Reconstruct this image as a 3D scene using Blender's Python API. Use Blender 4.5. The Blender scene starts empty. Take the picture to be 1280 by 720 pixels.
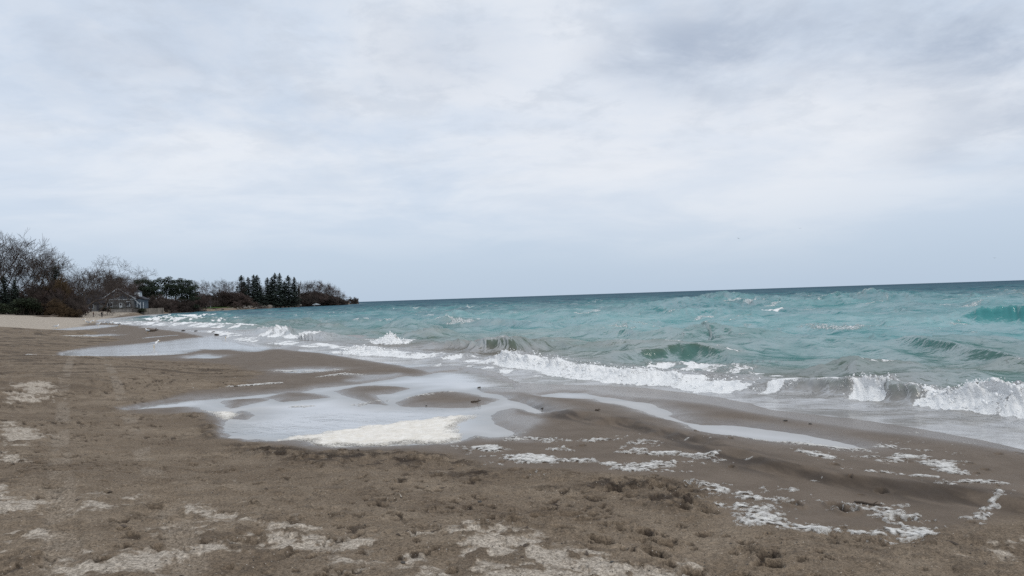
import bpy, bmesh, math, random
import numpy as np
from mathutils import Vector, Matrix

# ------------------------------------------------------------------ camera, world, sun, exposure
SC = bpy.context.scene
COL = SC.collection
R = math.radians
CAM_H, FPX = 2.3, 880.0            # camera height above the lake, focal length in pixels of a 1280 wide frame
PITCH, ROLL = math.atan(10.9 / FPX), math.atan(0.0327)
cam_data = bpy.data.cameras.new('camera')
cam = bpy.data.objects.new('camera', cam_data)
COL.objects.link(cam)
cam_data.sensor_width = 36.0
cam_data.lens = FPX / 1280 * 36
cam_data.clip_start, cam_data.clip_end = 0.1, 40000
CAM_R = (Matrix.Rotation(math.pi / 2 + PITCH, 3, 'X') @ Matrix.Rotation(-ROLL, 3, 'Z'))
cam.matrix_world = Matrix.Translation((0, 0, CAM_H)) @ CAM_R.to_4x4()
SC.camera = cam
SC.view_settings.view_transform = 'Standard'
SC.view_settings.look = 'None'
SC.view_settings.exposure = 0.0
SC.view_settings.gamma = 1.0
SC.view_settings.use_curve_mapping = False
SC.cycles.use_denoising = False

SUN_EL, SUN_AZ = R(46), R(140)      # azimuth clockwise from straight ahead
sl = bpy.data.lights.new('sun', 'SUN')
sl.energy, sl.angle, sl.color = 1.5, R(18), (1, .96, .9)
sun = bpy.data.objects.new('sun', sl)
COL.objects.link(sun)
sd = Vector((math.sin(SUN_AZ) * math.cos(SUN_EL), math.cos(SUN_AZ) * math.cos(SUN_EL), math.sin(SUN_EL)))
sun.rotation_euler = sd.to_track_quat('Z', 'Y').to_euler()


class NT:
    """small helper to write node trees"""
    def __init__(s, tree):
        s.t = tree
        s.n, s.l = tree.nodes, tree.links
        s.n.clear()

    def new(s, kind, **kw):
        nd = s.n.new(kind)
        for k, v in kw.items():
            if k == 'ins':
                for i, val in v.items():
                    s.put(nd.inputs[i], val)
            else:
                setattr(nd, k, v)
        return nd

    def put(s, sock, val):
        if isinstance(val, bpy.types.NodeSocket):
            s.l.new(val, sock)
        elif isinstance(val, (tuple, list)) and len(val) == 3 and sock.type == 'RGBA':
            sock.default_value = (*val, 1)
        else:
            sock.default_value = val

    def math(s, op, a, b=0.0, c=0.0, clamp=False):
        nd = s.new('ShaderNodeMath', operation=op, use_clamp=clamp)
        for i, v in enumerate((a, b, c)):
            s.put(nd.inputs[i], v)
        return nd.outputs[0]

    def vmath(s, op, a, b=(0, 0, 0)):
        nd = s.new('ShaderNodeVectorMath', operation=op)
        s.put(nd.inputs[0], a)
        if op == 'SCALE':
            s.put(nd.inputs[3], b)
        else:
            s.put(nd.inputs[1], b)
        return nd.outputs['Value'] if op in ('DOT_PRODUCT', 'LENGTH') else nd.outputs[0]

    def mix(s, f, a, b):
        nd = s.new('ShaderNodeMix', data_type='RGBA')
        s.put(nd.inputs[0], f)
        s.put(nd.inputs[6], a)
        s.put(nd.inputs[7], b)
        return nd.outputs[2]

    def smooth(s, v, lo, hi, a=0.0, b=1.0):
        nd = s.new('ShaderNodeMapRange', interpolation_type='SMOOTHSTEP')
        s.put(nd.inputs[0], v)
        for i, q in zip((1, 2, 3, 4), (lo, hi, a, b)):
            nd.inputs[i].default_value = q
        return nd.outputs[0]

    def noise(s, vec, scale, detail=4, rough=.55, dist=0.0):
        nd = s.new('ShaderNodeTexNoise')
        s.put(nd.inputs['Vector'], vec)
        nd.inputs['Scale'].default_value = scale
        nd.inputs['Detail'].default_value = detail
        nd.inputs['Roughness'].default_value = rough
        nd.inputs['Distortion'].default_value = dist
        return nd.outputs['Fac']

    def attr(s, name):
        return s.new('ShaderNodeAttribute', attribute_name=name).outputs['Fac']


def pix_dir(px, py):
    v = CAM_R @ Vector(((px - 640) / FPX, (360 - py) / FPX, -1))
    return v


world = bpy.data.worlds.new('World')
SC.world = world
world.use_nodes = True
w = NT(world.node_tree)
tc = w.new('ShaderNodeTexCoord').outputs['Generated']
sep = w.new('ShaderNodeSeparateXYZ')
w.l.new(tc, sep.inputs[0])
up = w.math('MAXIMUM', sep.outputs[2], 0.0)
den = w.math('ADD', up, 0.16)
pl = w.new('ShaderNodeCombineXYZ')
w.put(pl.inputs[0], w.math('DIVIDE', sep.outputs[0], den))
w.put(pl.inputs[1], w.math('DIVIDE', sep.outputs[1], den))
P2 = pl.outputs[0]
sky = w.new('ShaderNodeTexSky', sky_type='NISHITA', sun_disc=False)
sky.sun_elevation, sky.sun_rotation = SUN_EL, SUN_AZ
n1 = w.noise(P2, 0.95, 7, .58, .35)
n2 = w.noise(w.vmath('ADD', P2, (7.3, 2.2, 1.0)), 2.6, 6, .6, .3)
n3 = w.noise(w.vmath('MULTIPLY', w.vmath('ADD', P2, (1.3, 5.2, 3.0)), (0.8, 1.5, 1)), 1.6, 5, .6, .3)
lo, mid, hi = (.50, .61, .75), (.675, .755, .87), (.84, .875, .93)
base = w.mix(w.smooth(up, 0.0, .17), lo, mid)
base = w.mix(w.math('MULTIPLY', w.smooth(n1, .40, .62), w.smooth(up, .03, .22)), base, hi)
base = w.mix(w.math('MULTIPLY', w.smooth(n3, .48, .68), w.smooth(up, .03, .15, 0, .28)), base, (.53, .625, .76))
# the thin bright patch of the overcast and the darker cloud banks of this sky
glow = 0.0
for (px, py, rad, wt) in ((900, 180, .40, .65), (680, 120, .30, .4), (1180, 110, .16, .4)):
    d = pix_dir(px, py).normalized()
    dd = w.vmath('MULTIPLY', w.vmath('SUBTRACT', tc, tuple(d)), (1, 1, 1.9))
    glow = w.math('ADD', glow, w.smooth(w.vmath('LENGTH', dd), 0.0, rad, wt, 0.0))
base = w.mix(w.math('MULTIPLY', glow, w.smooth(n1, .3, .6, .5, 1.0), clamp=True), base, (.865, .885, .93))
grey = 0.0
for (px, py, rad, wt) in ((930, 55, .20, 1.0), (800, 70, .12, .55), (1190, 40, .20, .95), (1260, 165, .12, .4), (1150, 190, .08, .3),
                          (180, 70, .22, .35), (540, 70, .17, .32), (440, 150, .14, .2), (60, 40, .12, .2), (1500, 60, .3, .8), (900, -200, .4, .7), (200, -160, .35, .6)):
    d = pix_dir(px, py).normalized()
    dd = w.vmath('SUBTRACT', tc, tuple(d))
    dd = w.vmath('MULTIPLY', dd, (1, 1, 1.9))
    ln = w.vmath('LENGTH', dd)
    g = w.smooth(ln, 0.0, rad, wt, 0.0)
    grey = w.math('ADD', grey, g)
nn = w.math('ADD', w.math('MULTIPLY', n2, .55), w.math('MULTIPLY', n1, .45))
n4 = w.noise(w.vmath('ADD', P2, (3.1, 9.2, 0.0)), 4.6, 7, .62, .25)
base = w.mix(w.math('MULTIPLY', w.smooth(n4, .46, .66), w.smooth(up, .10, .30, 0, .40)), base, (.56, .62, .71))
base = w.mix(w.math('MULTIPLY', w.smooth(n4, .50, .36), w.smooth(up, .10, .30, 0, .22)), base, (.84, .87, .92))
gm = w.math('MULTIPLY', grey, w.smooth(nn, .38, .60, .10, .95), clamp=True)
base = w.mix(gm, base, (.42, .49, .61))
cloud = w.vmath('SCALE', base, 10.0)
skyc = w.mix(.93, sky.outputs[0], cloud)
bg = w.new('ShaderNodeBackground')
w.l.new(skyc, bg.inputs[0])
bg.inputs[1].default_value = 0.1
w.l.new(bg.outputs[0], w.new('ShaderNodeOutputWorld').inputs[0])

# ------------------------------------------------------------------ helpers
rng = np.random.default_rng(7)
random.seed(11)


def at(px, py, z=0.0):
    d = pix_dir(px, py)
    t = (z - CAM_H) / d.z
    return (d.x * t, d.y * t)


def atd(px, dist):
    """world x, y on the bearing of a pixel column, at a distance ahead"""
    hy = 370.9 - 0.0327 * (px - 640)
    d = pix_dir(px, hy)
    return (d.x / d.y * dist, dist)


def hash2(ix, iy, seed):
    h = (ix.astype(np.int64) * 374761393 + iy.astype(np.int64) * 668265263 + seed * 974634777) & 0xffffffff
    h = ((h ^ (h >> 13)) * 1274126177) & 0xffffffff
    h = ((h ^ (h >> 16)) * 2246822519) & 0xffffffff
    return ((h ^ (h >> 15)) & 0xffff) / 65535.0


def vnoise(x, y, seed=0):
    ix, iy = np.floor(x), np.floor(y)
    fx, fy = x - ix, y - iy
    fx = fx * fx * fx * (fx * (fx * 6 - 15) + 10)
    fy = fy * fy * fy * (fy * (fy * 6 - 15) + 10)
    a, b = hash2(ix, iy, seed), hash2(ix + 1, iy, seed)
    c, d = hash2(ix, iy + 1, seed), hash2(ix + 1, iy + 1, seed)
    return (a + (b - a) * fx) * (1 - fy) + (c + (d - c) * fx) * fy


def fbm(x, y, seed=0, oct=4, gain=.5):
    s, a, t = 0, 1, 0
    for k in range(oct):
        c, q = math.cos(k * 1.1 + .4), math.sin(k * 1.1 + .4)
        s = s + a * vnoise((x * c - y * q) * 2 ** k + 17.3 * k, (x * q + y * c) * 2 ** k - 9.1 * k, seed + k)
        t += a
        a *= gain
    return s / t


def ss(v, lo, hi):
    t = np.clip((v - lo) / (hi - lo), 0, 1)
    return t * t * (3 - 2 * t)


def polyline_dist(x, y, pts, closed=False):
    """distance, parameter (segment index + fraction) and side (cross product sign) of the nearest segment"""
    best = np.full(x.shape, 1e18)
    par = np.zeros(x.shape)
    side = np.zeros(x.shape)
    n = len(pts)
    for i in range(n if closed else n - 1):
        ax, ay = pts[i]
        bx, by = pts[(i + 1) % n]
        dx, dy = bx - ax, by - ay
        L = dx * dx + dy * dy + 1e-12
        t = np.clip(((x - ax) * dx + (y - ay) * dy) / L, 0, 1)
        d2 = (x - ax - t * dx) ** 2 + (y - ay - t * dy) ** 2
        m = d2 < best
        best = np.where(m, d2, best)
        par = np.where(m, i + t, par)
        side = np.where(m, np.sign(dx * (y - ay) - dy * (x - ax)), side)
    return np.sqrt(best), par, side


def inside(x, y, pts):
    c = np.zeros(x.shape, bool)
    n = len(pts)
    for i in range(n):
        ax, ay = pts[i]
        bx, by = pts[(i + 1) % n]
        if ay == by:
            continue
        m = ((ay > y) != (by > y)) & (x < (bx - ax) * (y - ay) / (by - ay) + ax)
        c ^= m
    return c


def poly_sdf(x, y, pts, margin=6.0):
    """signed distance, negative inside; +margin far away"""
    out = np.full(x.shape, margin)
    P = np.array(pts)
    m = (x > P[:, 0].min() - margin) & (x < P[:, 0].max() + margin) & (y > P[:, 1].min() - margin) & (y < P[:, 1].max() + margin)
    if m.any():
        xs, ys = x[m], y[m]
        d = polyline_dist(xs, ys, pts, True)[0]
        out[m] = np.where(inside(xs, ys, pts), -d, np.minimum(d, margin))
    return out


def W(pts, z=0.0):
    return [at(px, py, z) for px, py in pts]


# ------------------------------------------------------------------ the shape of the place
SHORE = [(160, -190), (40, -30), (13.5, 0.2)] + W([(1280, 566), (1200, 554), (1150, 547), (1080, 539), (1000, 527), (950, 519), (890, 507), (830, 500), (760, 495), (700, 493),
        (640, 491), (581, 487), (560, 471), (500, 457), (450, 449), (400, 441), (350, 437), (310, 433)])
SHORE += [atd(235, 62), atd(175, 92), atd(130, 125), atd(118, 155), atd(126, 180), atd(150, 205), atd(170, 240), atd(185, 275), atd(240, 335), atd(270, 372),
          atd(300, 400), atd(340, 452), atd(380, 525), atd(415, 640), atd(438, 745), atd(451, 800)]
SHORE += [(-190, 840), (-520, 1100), (-3000, 1500)]
LAND = SHORE + [(-4000, 1500), (-4000, -4000), (160, -4000)]

POOL = [W([(148, 514), (175, 508), (200, 504), (240, 500), (290, 496), (340, 492), (380, 489.5), (400, 485), (440, 481), (470, 477), (495, 473), (508, 470.5),
           (530, 470), (556, 465), (575, 462), (600, 468), (640, 480), (640, 486), (600, 487), (605, 490), (640, 498), (660, 503), (680, 512), (698, 519), (690, 520), (670, 517), (655, 512),
           (640, 511), (622, 514), (612, 520), (618, 530), (645, 541), (640, 546), (612, 548), (595, 545), (585, 549), (570, 553), (555, 556), (500, 558), (420, 561), (400, 559), (375, 552), (330, 553),
           (300, 551), (280, 546), (274, 536), (283, 528), (280, 522), (262, 516), (250, 513), (240, 510), (200, 512), (160, 515)]),
        W([(735, 494), (780, 499), (815, 506), (830, 512), (846, 518), (840, 520), (860, 527), (880, 530), (900, 531), (930, 533), (980, 540), (1005, 543), (1030, 548), (1050, 553),
           (1075, 560), (1060, 562), (1030, 558), (1000, 556), (975, 556), (940, 553), (900, 549), (870, 543), (855, 536), (850, 531), (830, 527), (815, 521), (800, 514), (780, 508), (750, 503)]),
        W([(676, 494), (700, 490), (730, 491), (755, 497), (740, 499), (700, 499.5), (684, 498)]),
        W([(355, 463), (375, 461), (400, 461), (420, 463), (400, 465), (375, 467), (365, 467)]),
        W([(75, 441), (95, 437.5), (130, 434), (165, 431), (200, 428), (240, 423), (290, 418), (330, 425), (350, 434), (320, 440), (290, 437.5), (250, 437), (230, 443),
           (200, 445), (150, 446), (100, 447), (78, 446)]),
        W([(48, 413), (75, 411), (100, 408.5), (130, 406), (150, 407), (120, 411), (90, 413)]),
        W([(232, 445.5), (255, 443), (278, 446), (270, 448.5), (240, 448.5)]),
        W([(88, 420), (110, 418.5), (135, 418), (150, 419.5), (120, 421)])]
ISLES = [W([(420, 489), (445, 484), (470, 482), (500, 483), (512, 486), (490, 492), (468, 494), (478, 502), (487, 507), (468, 505), (445, 498), (430, 493)]),
         W([(493, 504), (510, 497), (530, 491.5), (555, 489), (580, 490), (602, 495), (620, 500), (610, 505), (590, 509), (560, 510), (530, 508.5), (500, 508)]),
         W([(336, 497), (355, 491.5), (380, 491), (405, 494), (412, 497), (380, 500), (350, 502.5)]),
         W([(276, 501), (300, 499.5), (330, 498), (338, 500), (310, 505), (290, 510)]),
         W([(286, 523), (302, 514.5), (320, 519), (310, 524)])]
ROUGH = W([(-400, 412), (-50, 409), (60, 411), (115, 413), (150, 424), (75, 440), (72, 449), (240, 451), (330, 463), (300, 480), (240, 488), (150, 510), (170, 518), (250, 515), (280, 530),
           (270, 545), (330, 556), (420, 564), (500, 561), (560, 566), (620, 586), (700, 585), (800, 592), (880, 600), (920, 655), (1000, 662), (1150, 668), (1290, 640), (1600, 700)], .1) \
    + [(9, -4), (-60, -40), (-300, 40)]
UPPER = W([(-260, 412), (-100, 411), (0, 410.5), (60, 409.5), (95, 406.5), (110, 402), (122, 398.5)], .5) + [atd(140, 205), atd(160, 240), atd(176, 272), atd(200, 330), (-400, 330), (-400, 60)]
TRACK = W([(110, 413), (92, 440), (80, 480), (75, 540), (76, 620), (82, 760)], .4)
TRACK2 = W([(120, 414), (125, 440), (150, 480), (175, 540), (205, 620), (250, 760)], .4)
CHURN = W([(290, 553), (340, 553), (400, 562), (450, 562), (510, 558), (565, 563), (620, 580), (690, 584), (760, 587), (830, 594), (880, 603), (900, 625), (860, 640), (760, 622), (650, 610), (560, 594), (480, 583), (420, 582), (380, 588), (330, 572)], .15)
SHEENP = [W([(590, 515), (640, 512), (690, 522), (700, 535), (660, 552), (600, 552), (575, 545)]), W([(430, 470), (500, 468), (560, 474), (520, 480), (440, 480)])]
SCARP = W([(560, 484), (600, 490), (640, 497), (680, 510), (720, 519), (780, 528), (850, 542), (900, 560), (960, 578), (1050, 596), (1140, 612), (1235, 628), (1330, 640)], .06)
# damp strand lines, pale dried crust and footprints on the sand nearest the camera
CRUST = [W(q, .45) for q in ([(560, 652), (600, 640), (650, 640), (700, 655), (760, 668), (830, 680), (900, 705), (930, 740), (640, 745), (600, 700)],
                             [(0, 622), (30, 630), (62, 634), (50, 648), (10, 660), (-40, 668), (-60, 640)],
                             [(85, 715), (110, 700), (160, 695), (230, 680), (262, 690), (240, 708), (200, 745), (90, 745)],
                             [(-40, 690), (20, 684), (70, 683), (50, 694), (-30, 705)], [(10, 558), (36, 560), (25, 570), (-5, 572)],
                             [(395, 672), (450, 668), (452, 682), (400, 684)], [(330, 655), (380, 660), (395, 680), (330, 690)], [(460, 680), (520, 690), (500, 712), (455, 700)],
                             [(1225, 630), (1250, 627), (1300, 632), (1300, 645), (1240, 640)], [(1225, 675), (1250, 678), (1240, 688), (1228, 684)], [(530, 690), (590, 684), (600, 720), (540, 716)],
                             [(95, 625), (150, 628), (130, 642), (90, 640)], [(240, 635), (300, 640), (280, 660), (230, 655)], [(20, 480), (60, 478), (62, 490), (10, 495)], [(10, 520), (60, 530), (40, 545), (0, 545)])]
PRINTS = [at(px, py, .4) for px, py in ((684, 614), (713, 620), (679, 628), (702, 645), (751, 658), (733, 627), (775, 631), (806, 640), (797, 649), (834, 652), (816, 666), (868, 689),
          (912, 700), (890, 701), (645, 637), (985, 701), (1030, 704), (1020, 690), (1150, 690), (925, 690), (1114, 692), (936, 655), (957, 660), (962, 672), (600, 652), (545, 572), (500, 585), (1235, 685), (1268, 700))]
PRINTS += [at(px, py, .15) for px, py in ((815, 596), (822, 604), (840, 606), (770, 612), (850, 631), (885, 636), (990, 622), (1045, 624), (1125, 642), (1060, 630))]

BS = [-900, -60, -25, -10, -3, 0, 1, 2.5, 4, 5.2, 6.5, 8, 10, 12, 20, 28, 36, 60, 500]
BZ = [-9, -2.4, -1.3, -.45, -.10, 0, .05, .09, .10, .12, .20, .36, .50, .58, .80, 1.3, 2.0, 2.4, 5]
MS = [-900, -60, -25, -10, -3, 0, 4, 8, 12, 18, 25, 36, 60, 500]
MZ = [-9, -2.4, -1.3, -.45, -.10, 0, .12, .35, .70, 1.4, 1.95, 2.3, 2.5, 5]
FS = [-900, -30, -3, 0, 2, 8, 20, 60, 500]
FZ = [-9, -2.0, -.5, 0, 1.0, 1.55, 2.1, 2.6, 6]


def shore_s(x, y):
    d = polyline_dist(x, y, SHORE)[0]
    return np.where(inside(x, y, LAND), d, -d)


def ground(x, y):
    """height of the sand and its wear: returns z, dict of attributes"""
    x, y = np.asarray(x, float), np.asarray(y, float)
    r = np.hypot(x, y)
    s = shore_s(x, y)
    far = ss(r, 235, 290)
    md = ss(r, 85, 150)
    b = (np.interp(s, BS, BZ) * (1 - md) + np.interp(s, MS, MZ) * md) * (1 - far) + np.interp(s, FS, FZ) * far
    # sand flats at lake level, further up the beach
    flat = ss(r, 34, 48) * (1 - ss(r, 150, 190)) * ss(s, -14, -8) * (1 - ss(s, 4, 15))
    fn = fbm(x / 3.1, y / 9.0, 51, 3) - .5
    b = b * (1 - flat) + flat * (.018 + .004 * s + .14 * fn)
    p = np.full(x.shape, 8.0)
    wob = (fbm(x * 1.6, y * 1.6, 3, 4) - .5) * .55 + (fbm(x * 7, y * 7, 5, 3) - .5) * .12
    wob = wob * (.25 + ss(r, 8, 30) * 1.4)
    for q in POOL:
        p = np.minimum(p, poly_sdf(x, y, q, 8.0))
    isl = np.full(x.shape, 8.0)
    for q in ISLES:
        isl = np.minimum(isl, poly_sdf(x, y, q, 8.0))
    p = np.maximum(p, -isl) + wob * .6
    rough = 1 - ss(poly_sdf(x, y, ROUGH, 8.0) + wob, -.25, .25)
    p = p + (.30 * (fbm(x * 3.1, y * 3.1, 7, 4, .6) - .5) + .10 * (fbm(x * 11, y * 11, 8, 3) - .5)) * (.25 + .75 * (1 - ss(poly_sdf(x, y, ROUGH, 8.0), .1, .9)))
    rough = np.where(s > -2, rough, 0) * ss(p, .0, .25)
    land = ss(s, 0.0, .8)
    b = np.where(b > 0, b * (.22 + .78 * ss(p, 0, 5.0)), b)
    # berm with a steep landward face
    q, par, sd_ = polyline_dist(x, y, SCARP)
    q = q * -sd_                      # positive towards the camera
    q = q + (fbm(x * 1.3, y * 1.3, 9, 3) - .5) * .5
    fade = ss(par, 1.0, 3.0) * (1 - ss(par, len(SCARP) - 1.6, len(SCARP) - 1.01))
    bw = np.where(q < 0, np.exp(-(q / 1.1) ** 2), 1 - ss(q, 0, .32))
    b = b + .095 * bw * fade * land
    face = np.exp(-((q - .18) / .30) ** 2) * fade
    # pools and channels cut in to the lake's level
    onland = np.where(s > -1.5, 1.0, 0.0)
    k = ss(p, -.40, .30)
    tj = ss(p, 1.0, 2.4)
    z = (((-.055) * (1 - k) + (np.maximum(b, .012) + .022) * k) * (1 - tj) + b * tj) * onland + b * (1 - onland)
    # the surface: trampled and clumpy where rough, smooth where the swash has run
    near = 1 - ss(r, 25, 60)
    n_big = fbm(x * 1.1, y * 1.1, 21, 4) - .5
    n_mid = fbm(x * 4.2, y * 4.2, 23, 4) - .5
    n_fin = fbm(x * 15, y * 15, 25, 3) - .5
    n_vf = fbm(x * 38, y * 38, 26, 3, .6) - .5
    pit = ss(fbm(x * 9.5, y * 9.5, 28, 3, .6), .645, .72) * ss(fbm(x * 1.3, y * 1.3, 29, 3), .42, .60)
    ridg = 1 - np.abs(2 * fbm(x * 5.5 + .4 * y, y * 5.5, 27, 4) - 1)
    clod = ss(fbm(x * 8, y * 8, 31, 3), .56, .70) * ss(fbm(x * .9, y * .9, 33, 2), .40, .62)
    rz = rough * (.075 * n_big + .034 * n_mid * (.4 + near) + .015 * n_fin * near + .013 * (ridg - .7) * near + .006 * n_vf * (1 - ss(r, 9, 16)))
    # a churned edge along the near side of the pool
    edge = rough * np.exp(-((p - .45) / .55) ** 2) * (1 - ss(r, 14, 18)) * ss(fbm(x * .7, y * .7, 41, 2), .30, .55)
    chn = 1 - ss(poly_sdf(x, y, CHURN, 4.0) + wob * 1.5, -.35, .35)
    edge = np.maximum(edge, rough * chn * ss(fbm(x * 1.6, y * 2.2, 47, 3), .34, .56))
    ez = edge * (.05 * ss(fbm(x * 5, y * 5, 43, 4), .42, .62) + .03 * n_mid)
    # scattered footprints
    dent = np.zeros(x.shape)
    rim = np.zeros(x.shape)
    hard = (r < 14) & (s > 0)
    for (fx, fy), (rr, ang, dep) in zip(PRINTS + EXTRA, PSHAPE):
        m = hard & (np.abs(x - fx) < .5) & (np.abs(y - fy) < .5)
        if not m.any():
            continue
        ca, sa = math.cos(ang), math.sin(ang)
        u = ((x[m] - fx) * ca + (y[m] - fy) * sa) / (rr * 1.5)
        v = (-(x[m] - fx) * sa + (y[m] - fy) * ca) / rr
        dd = np.sqrt(u * u + v * v) + (fbm(x[m] * 12, y[m] * 12, 61, 3) - .5) * .7
        dent[m] = np.maximum(dent[m], dep * (1 - ss(dd, .35, 1.0)))
        rim[m] = np.maximum(rim[m], dep * np.exp(-((dd - 1.15) / .3) ** 2))
    tq, tp, _ = polyline_dist(x, y, TRACK)
    trk = (1 - ss(tq, .09, .15)) * ss(r, 4.0, 5.0) * (1 - ss(r, 60, 75)) * rough
    tq2 = polyline_dist(x, y, TRACK2)[0]
    trk = np.maximum(trk, (1 - ss(tq2, .09, .15)) * (1 - ss(r, 60, 75)) * rough)
    tread = trk * (-.010 + .008 * np.sin((y + .5 * np.abs(tq)) * 58) * (1 - ss(r, 10, 18)))
    ripm = np.exp(-((x - RIP[0]) / .28) ** 2 - ((y - RIP[1]) / .16) ** 2)
    rip = ripm * .010 * np.sin((y - RIP[1] + .12 * (x - RIP[0])) * 105 + 2.4 * n_mid)
    smooth_w = (1 - rough) * land * (1 - far)
    z = z + rz * (1 - .55 * trk) + tread + ez - .15 * dent + .028 * rim + rip + smooth_w * (.016 * n_big + .004 * n_mid) * ss(p, 0, .5) \
        + face * .018 * (fbm(x * 9 + y * 3, y * 2, 71, 3) - .5)
    z = z + clod * rough * .016 * near - pit * rough * .03 * near
    # albedo: dry crust, damp, dark churned or soaked sand; dents and pits coloured darker
    dry = np.full(x.shape, -1.0)
    for c in CRUST:
        dry = np.maximum(dry, -poly_sdf(x, y, c, 1.5) / .45)
    dn = fbm(x * 3.2, y * 4.2, 81, 5, .6)
    dn2 = fbm(x * 11, y * 13, 83, 4, .6)
    dryv = ss(np.clip(dry, -1, .9) * .25 + dn * .62 + dn2 * .38 - .5 + n_mid * .16 - clod * .2 - .005, -.03, .13)
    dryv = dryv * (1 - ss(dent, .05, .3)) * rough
    dryv = np.maximum(dryv, .22 * trk * ss(fbm(x * 2.2, y * 1.1, 87, 3), .42, .6))
    upper = 1 - ss(poly_sdf(x, y, UPPER, 8.0) + 3 * (fn) , -1.0, 1.0)
    dryv = np.maximum(dryv * (1 - ss(r, 30, 50) * .6), upper * .95)
    streak = ss(fbm(x * .5, y * 2.2, 91, 4), .54, .66) * ss(r, 14, 30) * rough * (1 - upper)
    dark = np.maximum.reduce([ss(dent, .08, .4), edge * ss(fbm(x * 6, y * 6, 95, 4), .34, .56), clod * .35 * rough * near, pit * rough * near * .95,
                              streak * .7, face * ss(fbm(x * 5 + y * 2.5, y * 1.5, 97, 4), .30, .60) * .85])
    wet = np.clip((1 - rough) * (1 - upper) * (1 - far), 0, 1)
    sk = .5 + 1.0 * fbm(x * .9, y * .9, 99, 3)
    soak = np.exp(-np.maximum(p, 0) / (.32 * sk)) * wet + np.exp(-np.maximum(s, 0) / (.22 * sk)) * wet * .8
    soak = np.maximum(soak, SHEEN(x, y) * wet)
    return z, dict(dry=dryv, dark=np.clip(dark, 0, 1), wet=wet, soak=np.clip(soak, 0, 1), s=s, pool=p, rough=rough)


RIP = at(530, 678, .45)
EXTRA = []
for _ in range(90):
    a, rr_ = random.uniform(-.62, .62), random.uniform(4.2, 11.5)
    EXTRA.append((math.sin(a) * rr_, math.cos(a) * rr_))
PSHAPE = [(random.uniform(.06, .10), random.uniform(0, 3.1), random.uniform(.7, 1.0)) for _ in PRINTS] \
    + [(random.uniform(.025, .06), random.uniform(0, 3.1), random.uniform(.25, .6)) for _ in EXTRA]


def SHEEN(x, y):
    q = np.minimum(poly_sdf(x, y, SHEENP[0], 3.0), poly_sdf(x, y, SHEENP[1], 3.0))
    return (1 - ss(q + (fbm(x * 1.2, y * 1.2, 107, 3) - .5) * 1.2, -.5, .5)) * .9


def gz(x, y):
    return float(ground(np.array([x]), np.array([y]))[0][0])


def on_ground(px, py, far=900):
    """where the line of sight through a pixel meets the sand (or the lake)"""
    d = pix_dir(px, py)
    t = np.geomspace(3, far, 900)
    h = np.maximum(ground(d.x * t, d.y * t)[0], 0.0)
    m = np.nonzero(CAM_H + d.z * t <= h)[0]
    q = t[m[0]] if len(m) else far
    return (d.x * q, d.y * q, max(gz(d.x * q, d.y * q), 0.0))


# ------------------------------------------------------------------ mesh building
def mesh_obj(name, verts, faces, mat, parent=None, smooth=False):
    me = bpy.data.meshes.new(name)
    verts = np.asarray(verts, np.float32)
    if isinstance(faces, np.ndarray):
        n = faces.shape[1]
        me.vertices.add(len(verts))
        me.vertices.foreach_set('co', verts.ravel())
        me.loops.add(faces.size)
        me.loops.foreach_set('vertex_index', faces.astype(np.int32).ravel())
        me.polygons.add(len(faces))
        me.polygons.foreach_set('loop_start', np.arange(0, faces.size, n, dtype=np.int32))
        me.update(calc_edges=True)
    else:
        me.from_pydata([tuple(v) for v in verts], [], faces)
    if smooth:
        me.polygons.foreach_set('use_smooth', np.ones(len(me.polygons), bool))
    if mat:
        me.materials.append(mat)
    o = bpy.data.objects.new(name, me)
    COL.objects.link(o)
    if parent:
        o.parent = parent
    return o


def add_attr(o, name, vals):
    a = o.data.attributes.new(name, 'FLOAT', 'POINT')
    a.data.foreach_set('value', np.asarray(vals, np.float32))


def empty(name, loc, rz=0.0, scale=1.0):
    o = bpy.data.objects.new(name, None)
    o.location = loc
    o.rotation_euler = (0, 0, rz)
    o.scale = (scale,) * 3 if not isinstance(scale, tuple) else scale
    COL.objects.link(o)
    return o


def tag(o, label=None, cat=None, group=None, kind=None):
    for k, v in (('label', label), ('category', cat), ('group', group), ('kind', kind)):
        if v:
            o[k] = v
    return o


def kids(o):
    return [c for c in bpy.data.objects if c.parent == o]


def copy_tree(o, parent=None, children=None):
    c = o.copy()
    COL.objects.link(c)
    c.parent = parent
    for ch in o.children:
        copy_tree(ch, c)
    return c


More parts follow.
